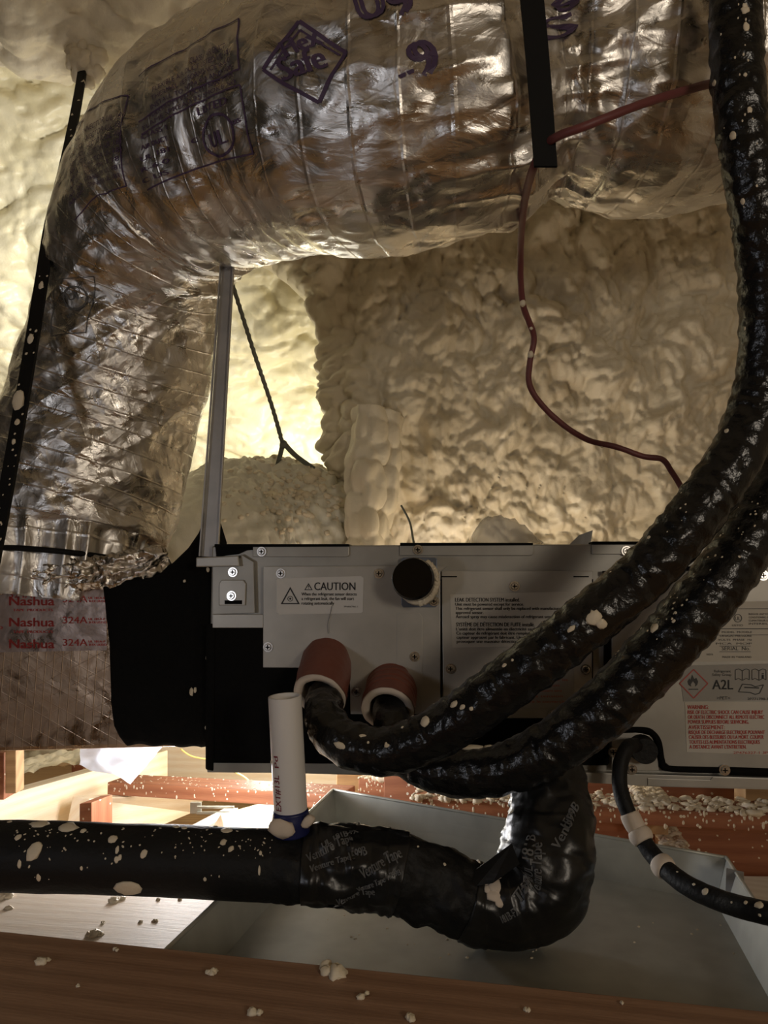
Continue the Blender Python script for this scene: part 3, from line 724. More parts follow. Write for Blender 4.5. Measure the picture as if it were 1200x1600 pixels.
# flame
mb.add([U(x, y, o4) for x, y in [(1076, 1070), (1074.5, 1065), (1077.5, 1060), (1079, 1063), (1081.5, 1054), (1085, 1061), (1088, 1059), (1091, 1065), (1089.5, 1070), (1086, 1073), (1087, 1069), (1083, 1064), (1079.5, 1069), (1080, 1073)]], [tuple(range(14))])
pl([(1076, 1077), (1091, 1077)], 1.4)
mb.build('lettering', 'ink_black', L5)
mb = MB(); pl([(1084, 1046), (1106, 1068), (1084, 1091), (1062, 1068), (1084, 1046)], 1.6); mb.build('hazard_diamond', 'ink_red', L5)
L6 = label_plate('warning_label', [(1070, 1097), (1330, 1096), (1330, 1184), (1073, 1175)], .0162, 'label_cream'); L6['label'] = 'cream electric shock warning label in red print'
mb = MB(); TX = [('WARNING:', 33, 6.5), ('RISK OF ELECTRIC SHOCK CAN CAUSE INJURY', 118, 6), ('OR DEATH. DISCONNECT ALL REMOTE ELECTRIC', 120, 6), ('POWER SUPPLIES BEFORE SERVICING.', 96, 6), ('AVERTISSEMENT:', 58, 6.5),
      ('RISQUE DE DECHARGE ELECTRIQUE POUVANT', 121, 6), ('CAUSER DES BLESSURES OU LA MORT. COUPER', 119, 6), ('TOUTES LES ALIMENTATIONS ELECTRIQUES', 113, 6), ("A DISTANCE AVANT L'ENTRETIEN.", 92, 6)]
for i, (s_, w_, h_) in enumerate(TX):
    for dx in (0, .4): utext(mb, s_, 1074+i*.4+dx, 1074+w_+dx, 1108+i*7.6+(i > 3)*1.0, h_, o4)
utext(mb, '2P476327-1 3P', 1146, 1200, 1178, 4, o4)
mb.build('lettering', 'ink_red', L6)
# capped opening
plate('cap_flange', [(630, 871), (680, 871), (683, 874), (683, 946), (680, 949), (630, 949), (627, 945), (627, 874)], .012, .003, 'blue_plate', bevel=.0008)
c0, c1 = U(655, 915, .012), U(644, 903, .070)
ax = (c1-c0)
MB().ring(c0+ax*.35+V((.003, 0, -.003)), c0+ax*.62+V((.003, 0, -.003)), .026, .026, 32).build('foam_collar', 'foam_crumb', unit, True, bevel=0)
MB().ring(c0, c0+ax*.9, .0255, .0255, 40).ring(c0+ax*.9, c1, .0265, .0245, 40).build('round_cap', 'black_gloss', unit)
mb = MB()
for k in range(14):
    a = -1.3+k*.17; q = c0+ax*.62+uu*math.cos(a)*.0265+uv_*math.sin(a)*.0265; mb.blob(q, -un, .0045, 1.3, .9, k, uv_, .5, 10)
mb.build('foam_bead', 'foam_crumb', unit, True)
# cable gland
g0 = U(1002, 1168, .012); MB().ring(g0, g0+un*.022, .0165, .0150, 32).build('cable_grommet', 'black_rubber', unit)
# stray fibre below the caution label
pts = [tuple(U(x, y, .012))+(.0003,) for x, y in [(519, 946), (516, 960), (512, 975), (513, 990)]]; Tube(pts, 16, 5, world=True).mesh().build('stray_fibre', 'ink_grey', unit)

# ------------------------------------------------------------------ brown sleeves on the refrigerant stubs
def sleeve(start, end, r, label, seed, cutn):
    a, b = P(*start), P(*end); t_ = (b-a)
    root = thing('pipe_sleeve', a, label, 'pipe sleeve', 'pipe sleeves on the unit')
    def dsp(d, ph, rr): return .0012*nz(V((math.cos(ph)*2, math.sin(ph)*2, d*30+seed)), 2)-(.0016 if seed == 2 and abs(math.sin(d*170)) > .94 and math.sin(ph) > -.3 else 0)
    tb = Tube([(*a, r*.99), (*a.lerp(b, .5), r*1.02), (*b, r)], 60, 48, dsp, world=True)
    n = tb.n; mb = MB(); vs = []; fs = []; cn = V(cutn).normalized()
    for i in range(n+1):
        for k in range(48):
            d = tb.L*i/n; p = tb.at(d, 2*PI*k/48)[0]
            if i == n:
                tt = tb.t[-1]; p = p-tt*((p-b).dot(cn)/tt.dot(cn))
            elif (p-b).dot(cn) > 0: tt = tb.t[-1]; p = p-tt*((p-b).dot(cn)/tt.dot(cn))
            vs.append(p)
    for i in range(n):
        for k in range(48): k2 = (k+1) % 48; fs.append((i*48+k, i*48+k2, (i+1)*48+k2, (i+1)*48+k))
    mb.add(vs, fs); mb.build('outer_skin', 'sleeve_brown', root, True)
    mb = MB(); rim = [vs[n*48+k] for k in range(48)]; c = sum(rim, V())/48
    inner = [c+(p-c)*.70 for p in rim]; rim2 = [c+(p-c)*.985+cn*.002 for p in rim]; deep = [p-t_*.4 for p in inner]; deep_o = [p-t_*.12 for p in rim2]
    mb.add(deep_o+rim2+[p+cn*.0005 for p in inner]+deep, [(j*48+k, j*48+(k+1) % 48, (j+1)*48+(k+1) % 48, (j+1)*48+k) for j in range(3) for k in range(48)])
    mb.build('cut_end', 'sleeve_cut', root, True); return root
sleeve((512, 1028, 1.03), (500, 1086, .935), .0325, 'reddish brown foam pipe sleeve on the unit, directly above the white pipe', 1, (-.30, -.75, -.60))
sleeve((613, 1066, 1.03), (606, 1108, .935), .0325, 'reddish brown foam pipe sleeve with slits, right of the other sleeve', 2, (-.18, -.75, -.60))

# ------------------------------------------------------------------ black insulated hoses
def hose_disp(seed, amp):
    def f(d, ph, r):
        q = V((math.cos(ph)*.9, math.sin(ph)*.9, d*26+seed))
        rib = math.sin(d*2*PI/.021+1.3*nz(q, 2)*3+math.cos(ph+seed)*1.2)
        return amp*(.0006*rib+.0016*nz(V((math.cos(ph)*1.6, math.sin(ph)*1.6, d*55+seed)), 2)+.001*nz(V((math.cos(ph)*4, math.sin(ph)*4, d*120+seed)), 2))
    return f
H1 = Tube([(520, 1075, .965, .021), (508, 1092, .93, .022), (508, 1125, .89, .023), (540, 1160, .865, .025), (605, 1173, .845, .0255), (690, 1140, .82, .0262), (790, 1070, .79, .0264), (900, 985, .77, .0264), (1000, 902, .76, .0262),
           (1080, 812, .75, .0262), (1150, 712, .75, .0262), (1186, 620, .75, .0262), (1199, 520, .74, .0258), (1193, 400, .72, .0252), (1178, 300, .70, .0245), (1157, 170, .685, .0238), (1150, 50, .675, .0236), (1150, -140, .66, .0232)], 420, 44, hose_disp(1, 1))
H2 = Tube([(612, 1100, .965, .021), (612, 1125, .925, .022), (625, 1168, .90, .024), (675, 1200, .88, .0255), (755, 1207, .862, .0265), (840, 1180, .845, .0285), (930, 1118, .83, .030), (1020, 1030, .82, .031), (1100, 938, .81, .031),
           (1165, 848, .81, .030), (1222, 740, .82, .029), (1262, 600, .84, .028), (1280, 450, .86, .028), (1275, 250, .88, .028)], 340, 44, hose_disp(5, 1.15))
h1 = thing('insulated_hose', P(508, 1110, .9), 'black insulated hose rising from the left sleeve to the top right corner, nearest the viewer', 'hose', 'black insulated refrigerant hoses')
h2 = thing('insulated_hose', P(612, 1130, .9), 'thicker black insulated hose sweeping from the right sleeve under the other to the right edge', 'hose', 'black insulated refrigerant hoses')
H1.mesh().build('insulation', 'black_vinyl', h1, True); H2.mesh().build('insulation', 'black_vinyl', h2, True)
mb = MB()
for i, (x, y, r, el) in enumerate([(665, 1127, 10.5, 1.1), (710, 1101, 6, 1.6), (722, 1105, 5, 1.5), (737, 1107, 4, 1.2), (928, 965, 15, 1.2), (940, 975, 11, 1), (892, 983, 5, 2), (603, 1162, 3, 1), (1117, 130, 6, 1), (1165, 15, 8, 1), (1166, 42, 6, 1.6), (1145, 212, 7, 1.2),
        (1164, 8, 5, 1), (1165, 116, 4, 1), (1123, 245, 5, 1.5), (1160, 315, 5, 1.4), (1172, 172, 5, 1.5), (530, 1165, 6, 2.4), (567, 1150, 4, 2), (575, 1160, 3, 1), (1014, 840, 4, 1), (1135, 673, 5, 1), (1092, 690, 4, 1), (800, 1031, 3, 1), (788, 1040, 4, 1.4), (629, 1137, 3, 1), (604, 1165, 4, 1.5)]):
    H1.splat(mb, x, y, r, el, .35, i)
rd = random.Random(12)
for i in range(26): H1.splat(mb, rd.gauss(1150, 18), rd.uniform(0, 520), rd.uniform(.8, 2.4), 1.6, .4, i+60)
for i in range(40):
    t_ = rd.random(); H1.splat(mb, 620+t_*470, 1120-t_*340+rd.uniform(-30, 20), rd.uniform(.7, 2), 1.5, .4, i+160)
mb.build('foam_splatter', 'foam_crumb', h1, True, kind='stuff')
mb = MB()
for i, (x, y, r, el) in enumerate([(1193, 716, 7, 1.4), (1190, 720, 6, 1), (1022, 981, 8, 1.3), (1055, 957, 3, 1), (1155, 870, 3, 1), (1052, 970, 3, 1.5), (700, 1155, 14, 2.2), (735, 1148, 17, 1.7), (758, 1150, 10, 1)]): H2.splat(mb, x, y, r, el, .35, i)
for i in range(50):
    t_ = rd.random(); H2.splat(mb, 960+t_*230, 1050-t_*270+rd.uniform(-40, 30), rd.uniform(.7, 2.2), 1.5, .4, i+160)
mb.build('foam_splatter', 'foam_crumb', h2, True, kind='stuff')

# ------------------------------------------------------------------ drain pipe with taped elbow, white vent pipe
def dp_disp(d, ph, r):
    e = max(0, min(1, (d-.34)/.03)); n1 = nz(V((math.cos(ph)*1.3, math.sin(ph)*1.3, d*22)), 2); w_ = noise.cell_vector(V((math.cos(ph)*1.5+3, math.sin(ph)*1.5+3, d*16)))
    return .0009*nz(V((math.cos(ph)*3, math.sin(ph)*3, d*20)), 2)+e*(.006*n1+.006*(abs(nz(V((math.cos(ph)*3, math.sin(ph)*3, d*40+7)), 2))))
DP = Tube([(-90, 1338, .84, .0352), (60, 1338, .84, .0352), (250, 1344, .84, .0352), (430, 1352, .84, .0358), (540, 1354, .84, .0375), (620, 1362, .84, .0385), (690, 1388, .84, .037), (748, 1410, .84, .036), (800, 1412, .84, .040), (838, 1388, .845, .046), (856, 1335, .855, .047), (862, 1285, .87, .043), (860, 1235, .89, .038), (858, 1195, .91, .035)], 300, 48, dp_disp)
dp = thing('drain_pipe', P(430, 1352, .84), 'thick black insulated drain pipe with taped elbow, crossing in front of the pan', 'pipe')
DP.mesh().build('insulation', 'black_rubber', dp, True)
de = DP.find(470, 1350)[0]
def tape_disp(base):
    def f(d, ph, r):
        step = ((d+.010*math.sin(ph+1))/.034) % 1.0
        return dp_disp(d, ph, r)+.0016+.0013*step
    return f
TP = Tube([(0, 0, 1, .01), (10, 0, 1, .01)], 4, 4); TP.__dict__.update({k: v_ for k, v_ in DP.__dict__.items() if k != '_g'}); TP.disp = tape_disp(0)
TP.mesh(MB(), de, DP.find(632, 1362)[0], n=90).build('tape_wrap', 'black_tape', dp, True, label='glossy black foil tape wrapping')
TP.mesh(MB(), DP.find(742, 1408)[0], DP.L, n=120).build('tape_wrap', 'black_tape', dp, True, label='glossy black foil tape around the elbow')
# loose tape tails
def flap(pts, label=None):
    mb = MB(); mb.slab([P(x, y, Y) for x, y, Y in pts], (0, .0012, 0)); mb.build('tape_tail', 'black_tape', dp, label=label)
flap([(483, 1408, .83), (545, 1398, .82), (600, 1400, .83), (582, 1417, .81), (520, 1419, .81), (485, 1416, .82)])
flap([(470, 1400, .835), (500, 1398, .82), (500, 1410, .815), (478, 1409, .82)])
flap([(725, 1372, .825), (800, 1318, .815), (812, 1350, .80), (770, 1380, .805), (745, 1384, .81)])
flap([(810, 1455, .83), (870, 1435, .82), (886, 1440, .835), (878, 1452, .83), (820, 1465, .825)])
mb = MB(); h_ = .0085
def tt(s_, a, b, h=.0085): tube_text(mb, TP, s_, a, b, h, .0012, .0003)
tt('Venture Tape', (482, 1348), (552, 1318)); tt('1599B', (548, 1346), (574, 1336)); tt('Venture Tape', (486, 1362), (548, 1344), .006)
tt('UL 181B-FX', (505, 1328), (560, 1306), .005); tt('Venture Tape', (568, 1372), (628, 1342), .010); tt('Venture Tape 1599B', (560, 1392), (626, 1366), .005)
tt('Venture Tape', (838, 1400), (848, 1318), .010); tt('1599B UL 181B', (815, 1400), (838, 1306), .008); tt('Venture', (870, 1330), (894, 1268), .008); tt('1599B', (884, 1300), (902, 1262), .009); tt('Tape', (808, 1415), (822, 1365), .010); tt('181B-FX', (785, 1440), (812, 1425), .007)
tt('Venture Tape', (528, 1402), (586, 1392), .006)
mb.build('lettering', 'ink_tape', dp)
for nm, s_ in (('a', 1),):
    mb = MB()
    q = [TP.find(x, y) for x, y in ((754, 1366), (783, 1374), (792, 1408), (782, 1424), (765, 1418), (752, 1396))]
    for i, (x, y, r) in enumerate([(766, 1378, 15), (775, 1388, 15), (772, 1400, 14), (780, 1410, 9), (781, 1372, 8), (763, 1392, 9)]): TP.splat(mb, x, y, r, 1.1, .3, i)
    mb.build('bare_patch', 'sleeve_cut', dp, True, label='patch of pale foam stuck on the taped elbow')
mb = MB()
for i, (x, y, r, el, dx) in enumerate([(54, 1329, 13, 1.6, (.5, -1)), (30, 1350, 4, 2.2, (0, 1)), (60, 1371, 5, 1.8, (0, 1)), (176, 1311, 8, 1.2, (1, -.6)), (183, 1328, 4, 2, (0, 1)), (187, 1340, 4, 1.5, (0, 1)), (182, 1343, 5, 1.3, (0, 1)), (225, 1334, 6, 1.5, (.4, -1)),
        (106, 1293, 15, 1.3, (1, 0)), (62, 1288, 12, 1.6, (1, 0)), (130, 1298, 6, 1, (1, 0)), (28, 1308, 6, 1.2, (.5, -1)), (349, 1316, 6, 1.3, (.3, -1)), (361, 1326, 5, 1.4, (.5, -1)), (354, 1298, 9, 1.3, (1, 0)), (405, 1360, 2.5, 4, (0, 1)), (407, 1333, 3, 1.4, (0, 1)), (320, 1374, 3, 1.5, (0, 1)), (127, 1357, 3, 1.5, (0, 1)),
        (200, 1388, 20, 1.4, (1, 0)), (505, 1315, 5, 1.4, (.3, -1)), (651, 1327, 3, 1, (1, 0)), (694, 1352, 3.5, 1, (1, 0)), (275, 1292, 7, 1, (1, 0)), (288, 1294, 6, 1, (1, 0)), (337, 1289, 5, 1, (1, 0)), (15, 1284, 5, 1, (1, 0)), (750, 1360, 5, 1.2, (1, 0))]):
    DP.splat(mb, x, y, r, el, .25, i, dx)
for i in range(120): DP.splat(mb, rd.uniform(0, 440), 1292+abs(rd.gauss(0, 30)), rd.uniform(.6, 2.0), 1+rd.random(), .4, i, (rd.uniform(-1, 1), 1))
mb.build('foam_splatter', 'foam_crumb', dp, True, kind='stuff')
# white PVC pipe
vp = thing('vent_pipe', P(456, 1296, .835), 'upright white plastic pipe with red lettering standing on the black drain pipe', 'pipe')
a, b = P(445, 1088, .825), P(456, 1300, .835)
VP = Tube([(*b, .0175), (*a.lerp(b, .5), .0175), (*a, .0175)], 40, 40, world=True)
mb = VP.mesh(caps=False); ax = (a-b).normalized()
mb.ring(a-ax*.03, a+ax*.0003, .0172, .0172, 40, inner=.0145)
mb.build('pipe_wall', 'pvc', vp, True)
MB().ring(a-ax*.05, a-ax*.045, .0145, .0145, 32).build('pipe_bore', 'black_gap', vp)
mb = MB(); tube_text(mb, VP, 'EXT#13L', (440, 1268), (436, 1212), .0075, .0004, .0002); tube_text(mb, VP, 'Pd', (436, 1200), (434, 1182), .0060, .0004, .0002); mb.build('lettering', 'ink_wine', vp)
dd = Tube([(*(b+ax*.0), .0190), (*(b+ax*.012), .0195), (*(b+ax*.024), .0185)], 16, 32, lambda d, ph, r: .0012*nz(V((math.cos(ph)*2, math.sin(ph)*2, d*60)), 2)+.003*math.sin(ph), world=True)
dd.mesh().build('blue_tape_collar', 'blue_tape', vp, True)
mb = MB(); mb.blob(P(440, 1295, .812), (0, -1, 0), .0095, 1.5, .5, 3, (1, 0, -.2), .3, 14); mb.blob(P(481, 1284, .815), (0, -1, 0), .0055, 1.5, .5, 4, (1, 0, .9), .3, 12); mb.build('foam_dab', 'sleeve_cut', vp, True)
mb = MB(); mb.blob(P(427, 1190, .826), (0, -1, 0), .003, 1.2, .5, 3, (0, 0, 1)); mb.build('foam_dab', 'foam_crumb', vp, True)

# ------------------------------------------------------------------ small black cable at right
CB = Tube([(1003, 1166, .965, .0085), (984, 1166, .935, .0088), (971, 1188, .925, .0088), (968, 1222, .92, .0088), (976, 1255, .91, .009), (994, 1293, .90, .0092), (1022, 1338, .88, .0098), (1065, 1378, .84, .0105), (1120, 1405, .80, .0105), (1190, 1425, .75, .0105), (1290, 1440, .72, .0105)], 160, 24, lambda d, ph, r: .0005*nz(V((math.cos(ph), math.sin(ph), d*60)), 2))
cb = thing('drain_tube', P(1003, 1166, .965), 'thin black cable dropping from the round grommet over the pan to the right edge', 'cable')
CB.mesh().build('jacket', 'black_rubber', cb, True)
def cuff(x0, y0, x1, y1, extra, name='foam_cuff'):
    d0, d1 = CB.find(x0, y0)[0], CB.find(x1, y1)[0]; s_ = CB.disp
    CB.disp = lambda d, ph, r: extra*math.sin(PI*min(1, max(0, (d-d0)/(d1-d0))))**.4+.0006*nz(V((math.cos(ph)*2, math.sin(ph)*2, d*80)), 2)
    CB.mesh(MB(), d0, d1, n=20).build(name, 'sleeve_cut', cb, True); CB.disp = s_
cuff(984, 1270, 1000, 1294, .0022); cuff(997, 1293, 1010, 1312, .0038); cuff(1030, 1335, 1040, 1348, .003)
mb = MB()
for i, (x, y, r) in enumerate([(1102, 1393, 7), (1084, 1382, 3), (1186, 1414, 8), (1165, 1410, 4), (1143, 1410, 2.5), (1187, 1430, 3), (1058, 1362, 2)]): CB.splat(mb, x, y, r, 1.1, .4, i)
mb.build('foam_splatter', 'foam_crumb', cb, True, kind='stuff')

# ------------------------------------------------------------------ plenum box with black mastic (left)
def Uz(px, py, off): return U(px, py, off)
pb = thing('duct_plenum', Uz(80, 1170, -.03), 'foil-faced duct box joining the unit at left, red printed tape and black mastic', 'duct')
O0 = -.02
topL, topR, botR, botL = U(-140, 930, O0), U(345, 893, O0), U(345, 1166, O0), U(-140, 1178, O0)
# box body with soft edges
mb = MB(); mb.slab([topL, topR, botR, botL], -un*.34); mb.build('foil_box', 'foil_fsk', pb, False, .006, e1=uu)
# tape band (grey glossy) along the top
mb = MB(); mb.slab([U(-140, 929, O0+.001), U(165, 912, O0+.001), U(167, 1016, O0+.001), U(-140, 1022, O0+.001)], -un*.0008); mb.build('foil_tape', 'label_grey', pb, label='greyish foil tape band with red print')
MATS['label_tape'] = foil_mat('label_tape', (.40, .32, .28), .42, False, .7, .4)
bpy.data.objects['foil_tape'].data.materials[0] = MATS['label_tape']
mb = MB(); ot = O0+.0016
def ptext(s_, x0, x1, y, h, dy=0):
    vs, fs, asp = text_mesh(s_)
    for dx in (0, .5): mb.add([U(x0+(x1-x0)*tx+dx, y-h*ty+dy*tx, ot) for tx, ty in vs], fs)
for y in (938, 971, 1006):
    ptext('324A', 98, 136, y+3, 11); ptext('UL 181A-P', 138, 164, y-2, 3.6); ptext('B-FX LISTED', 139, 166, y+3, 3.6)
for y in (944, 977, 1011): ptext('Nashua', 14, 84, y+2, 14)
for y in (944, 977, 1011): ptext('Nashua', 14.6, 84.6, y+1.4, 14)
for y in (952, 986): ptext('TAPE  PRODUCTS', 20, 82, y+3, 4)
ptext('324A', 14, 50, 934, 10); ptext('UL 181', 52, 76, 930, 5); ptext('o', -4, 4, 983, 7)
mb.build('lettering', 'ink_red', pb)
# mastic coat
def f_m(n_u=60, n_v=60):
    mb = MB(); vs = []
    for j in range(n_v+1):
        v_ = j/n_v
        for i in range(n_u+1):
            u_ = i/n_u
            top = lerp_tab([(0, 908), (.35, 898), (.62, 880), (.76, 856), (.86, 830), (.90, 800), (.95, 815), (1, 845)], u_)
            bot = lerp_tab([(0, 1150), (.08, 1164), (.25, 1164), (.6, 1166), (.85, 1168), (1, 1160)], u_)+1.5*math.sin(u_*22)
            left = lerp_tab([(0, 160), (.4, 171), (.8, 174), (.93, 178), (1, 186)], v_)+1.6*nz(V((v_*60, 3, 0)), 2)
            x = left+(337-left)*u_; y = top+(bot-top)*v_
            e = min(u_*14, (1-v_)*12, 1, v_*20); off = O0+.001+.005*max(0, e)**.5+.0015*nz(V((x*.03, y*.03, 0)), 3)+ (max(0, u_-.8)*.05)
            if y < 905: off -= (905-y)*.0006
            vs.append(U(x, y, off))
    mb.add(vs, [(j*(n_u+1)+i, j*(n_u+1)+i+1, (j+1)*(n_u+1)+i+1, (j+1)*(n_u+1)+i) for j in range(n_v) for i in range(n_u)])
    b_ = len(vs); W = n_u+1; rim = [i for i in range(W)]+[j*W+n_u for j in range(1, n_v+1)]+[n_v*W+i for i in range(n_u-1, -1, -1)]+[j*W for j in range(n_v-1, 0, -1)]
    bv = [vs[i]-un*.05 for i in rim]; k = len(rim)
    base = len(mb.v); mb.v += bv
    for a_ in range(k): mb.f.append((rim[a_], base+a_, base+(a_+1) % k, rim[(a_+1) % k]))
    mb.f.append(tuple(base+a_ for a_ in range(k)))
    return mb
f_m().build('mastic_coat', 'black_mastic', pb, True, label='thick black sealant coat')
mb = MB()
for x, y, r, el in [(324, 1028, 3, 1.6), (299, 1081, 3.5, 2), (305, 1078, 2.5, 2), (322, 1137, 2.5, 1.3), (288, 908, 2.5, 1), (325, 890, 3, 1.5), (95, 909, 7, 1.6)]:
    mb.blob(U(x, y, -.008 if x > 100 else O0+.005), un, r/F, el, .5, int(x), uv_)
mb.build('foam_splatter', 'foam_crumb', pb, True, kind='stuff')

# ------------------------------------------------------------------ big foil flex duct
DPTS = [(98, 925, 1.20, .128), (104, 880, 1.20, .130), (112, 830, 1.21, .142), (135, 750, 1.22, .149), (163, 650, 1.22, .146), (188, 550, 1.20, .140), (211, 455, 1.17, .132), (232, 375, 1.13, .138), (275, 298, 1.08, .147), (335, 240, 1.02, .158), (450, 200, .955, .160), (570, 178, .895, .163), (690, 158, .87, .160),
        (790, 138, .87, .140), (850, 128, .87, .118), (910, 124, .87, .140), (1000, 122, .875, .156), (1120, 100, .89, .160), (1260, 75, .91, .162), (1460, 40, .95, .162)]
FD = Tube(DPTS, 620, 400)
dS = FD.find(850, 200)[0]; dE = FD.find(215, 345)[0]; d0_ = FD.find(110, 880)[0]
pin = FD.find(338, 424)
def duct_disp(d, ph, r):
    c, s = math.cos(ph), math.sin(ph)
    q = V((c*r, s*r, d))
    g = math.exp(-((d-dS)/.075)**2); gb_ = math.exp(-((d-d0_+.02)/.055)**2)
    ge = math.exp(-((d-dE)/.16)**2)*(.5+.5*math.cos(ph-pin[1]))
    h = (.0050+.006*math.exp(-((d-dS)/.2)**2))*nz(q*7, 2)+.0015*nz(q*22, 3)
    cr = 1-abs(nz(q*16+V((5, 5, 5)), 3))*2.2; h += .0014*cr*(1+3.2*math.exp(-((d-dS-.02)/.17)**2))
    h += g*.011*(1-2.2*abs(noise.noise(V((c*4.2, s*4.2, d*3)))))+gb_*.016*(1-2.2*abs(noise.noise(V((c*4.5, s*4.5, d*3+4)))))
    h += ge*.013*noise.noise(V((c*2, s*2, d*26)))
    # ripples around the vertical drop, oblique
    vr = max(0, min(1, (dE-.02-d)/.1)); h += vr*.0055*(1-2*abs(noise.noise(V((c*1.8+d*5, s*1.8, d*11+c*1.5)))))
    # spiral wire hint
    h += .0008*math.cos(d*2*PI/.035)*(1-g)*(1-.7*vr)
    return h
FD.disp = duct_disp
fd = thing('flexible_duct', FD.c[0], 'big silver foil flexible duct bending from the duct box across the top', 'duct')
FD.mesh(caps=False).build('foil_jacket', 'foil', fd, True)
# printing
mb = MB(); ofp = .0012
def dt(s_, a, b, h, bold=0): tube_text(mb, FD, s_, a, b, max(4, h*1150), ofp, bold)
tube_line(mb, FD, [(215, 118), (376, 32)], .0018); tube_line(mb, FD, [(376, 32), (374, 108)], .0018); tube_line(mb, FD, [(374, 108), (214, 190)], .0018)
for i, (x0, x1) in enumerate([(300, 352), (240, 362), (238, 360), (236, 364), (232, 364), (222, 368)]):
    yb = 76+i*12.5; sl = -.50
    dt(['CLASS 1 AIR DUCT', 'FLEXIBLE AIR DUCT LISTED UL 181', 'THERMAL PERFORMANCE R-6.0', 'INSTALL TO NFPA 90A AND 90B', 'MAXIMUM VELOCITY 5000 FPM', 'FLAME SPREAD 25 SMOKE 50'][i], (x0, yb+(352-x0)*.50), (x1, yb+(352-x1)*.50), .0056)
tube_line(mb, FD, [(220, 210), (374, 132)], .0018); tube_line(mb, FD, [(374, 132), (396, 240)], .0018); tube_line(mb, FD, [(396, 240), (232, 296)], .0018)
dt('LISTED', (312, 181), (355, 163), .010, .0006)
def circ(cx, cy, rx, ry):
    pts = [(cx+rx*math.cos(2*PI*k/20), cy+ry*math.sin(2*PI*k/20)) for k in range(21)]; tube_line(mb, FD, pts, .003, .0012, 3)
circ(343, 211, 24, 33); dt('UL', (333, 232), (356, 222), .020, .001); dt('c', (300, 225), (311, 221), .010, .0005); dt('us', (366, 195), (376, 190), .009, .0005)
for i in range(5): dt(['CLASS 1', 'AIR DUCT', 'UL 181', 'R-6.0', 'C US'][i], (222+i*1.5, 218+i*17), (262+i*1.5, 202+i*17), .0065, .0003)
for i in range(8): dt('AIR DUCT CONNECTOR UL 181', (110+i*1, 240+i*12), (192, 185+i*13), .0052)
tube_line(mb, FD, [(112, 205), (198, 148)], .0015); tube_line(mb, FD, [(198, 148), (200, 290)], .0015); tube_line(mb, FD, [(200, 290), (122, 345)], .0015)
# diamond
tube_line(mb, FD, [(410, 108), (468, 34), (536, 76), (496, 160), (410, 108)], .0032); tube_line(mb, FD, [(420, 108), (468, 46), (526, 80)], .0016)
dt('Safe', (440, 126), (508, 100), .033, .0008); dt('Flex', (446, 88), (500, 62), .022, .0008)
# big numerals
dt('U', (564, 28), (602, 16), -.0 + .036, .002); dt('9', (622, 24), (652, 12), .036, .002); dt('9', (658, 122), (697, 108), .056, .0022); dt('"', (632, 132), (652, 124), .016, .001)
dt('S', (850, 70), (905, 45), .034, .0025); dt('6', (868, 20), (905, 10), .026, .002)
mb.build('lettering', 'ink_purple', fd)
mb = MB(); circ(118, 466, 17, 18); dt('UL', (108, 470), (128, 465), .010, .0006); dt('LISTED', (88, 485), (106, 462), .005, .0003); dt('us', (108, 497), (118, 492), .007, .0004)
tube_line(mb, FD, [(92, 440), (148, 432), (136, 520), (82, 526), (92, 440)], .0014)
mb.build('lettering', 'ink_grey', fd)
# cinch at the base
mb = Tube([(*FD.at(d0_+.006, k*PI/8, .004)[0], .004) for k in range(17)], 120, 8, world=True).mesh(); mb.build('cinch_tie', 'strap_black', fd, True)
# crumpled foil collar on the box top
CO = Tube([(-80, 905, 1.11, .013), (20, 903, 1.095, .014), (90, 899, 1.085, .015), (170, 893, 1.08, .015), (230, 882, 1.08, .016), (262, 870, 1.09, .009)], 240, 60,
          lambda d, ph, r: .011*(1-2*abs(nz(V((math.cos(ph)*1.6, math.sin(ph)*1.6, d*26)), 3)))+.003*nz(V((math.cos(ph)*4, math.sin(ph)*4, d*90)), 2))
CO.mesh().build('foil_collar', 'foil_plain', fd, True, label='crumpled foil skirt at the foot of the duct')

# ------------------------------------------------------------------ straps, strut, rods
def ribbon(pts, wd, th, nrm=None):
    """flat band; pts = (world point, width direction)"""
    vs = []; n = len(pts)
    for i, (p, wdir, nn) in enumerate(pts):
        vs += [p-wdir*wd/2, p+wdir*wd/2, p+wdir*wd/2+nn*th, p-wdir*wd/2+nn*th]
    fs = [(0, 1, 2, 3), tuple(4*(n-1)+k for k in (3, 2, 1, 0))]
    for i in range(n-1):
        for k in range(4): k2 = (k+1) % 4; fs.append((4*i+k, 4*(i+1)+k, 4*(i+1)+k2, 4*i+k2))
    return MB().add(vs, fs)
# strap round the duct
(da, pa), (db, pb_) = FD.find(848, 255), FD.find(812, -2+4)
while pb_-pa > PI: pb_ -= 2*PI
while pb_-pa < -PI: pb_ += 2*PI
# straight hanging length in front, then a loop under the duct
sp = []
for k in range(30):
    f = k/29; p = P(813+(852-813)*f**1.0+3*math.sin(f*PI), -160+(262+160)*f, .672+.05*f); sp.append((p, RT, V((0, -1, 0))))
sp.insert(0, (sp[0][0]+V((0, 0, .78)), RT, V((0, -1, 0))))
pl0 = sp[-1][0]
for k in range(1, 12):
    f = k/11; sp.append((P(852, 262-3*f, .722+.17*f), RT, V((0, -(1-f)-.01, -f)).normalized()))
tag(ribbon(sp, .0225, .003).build('hanging_strap', 'strap_black', smooth=False), 'black strap hanging vertically in front and pinching the foil duct', 'strap')
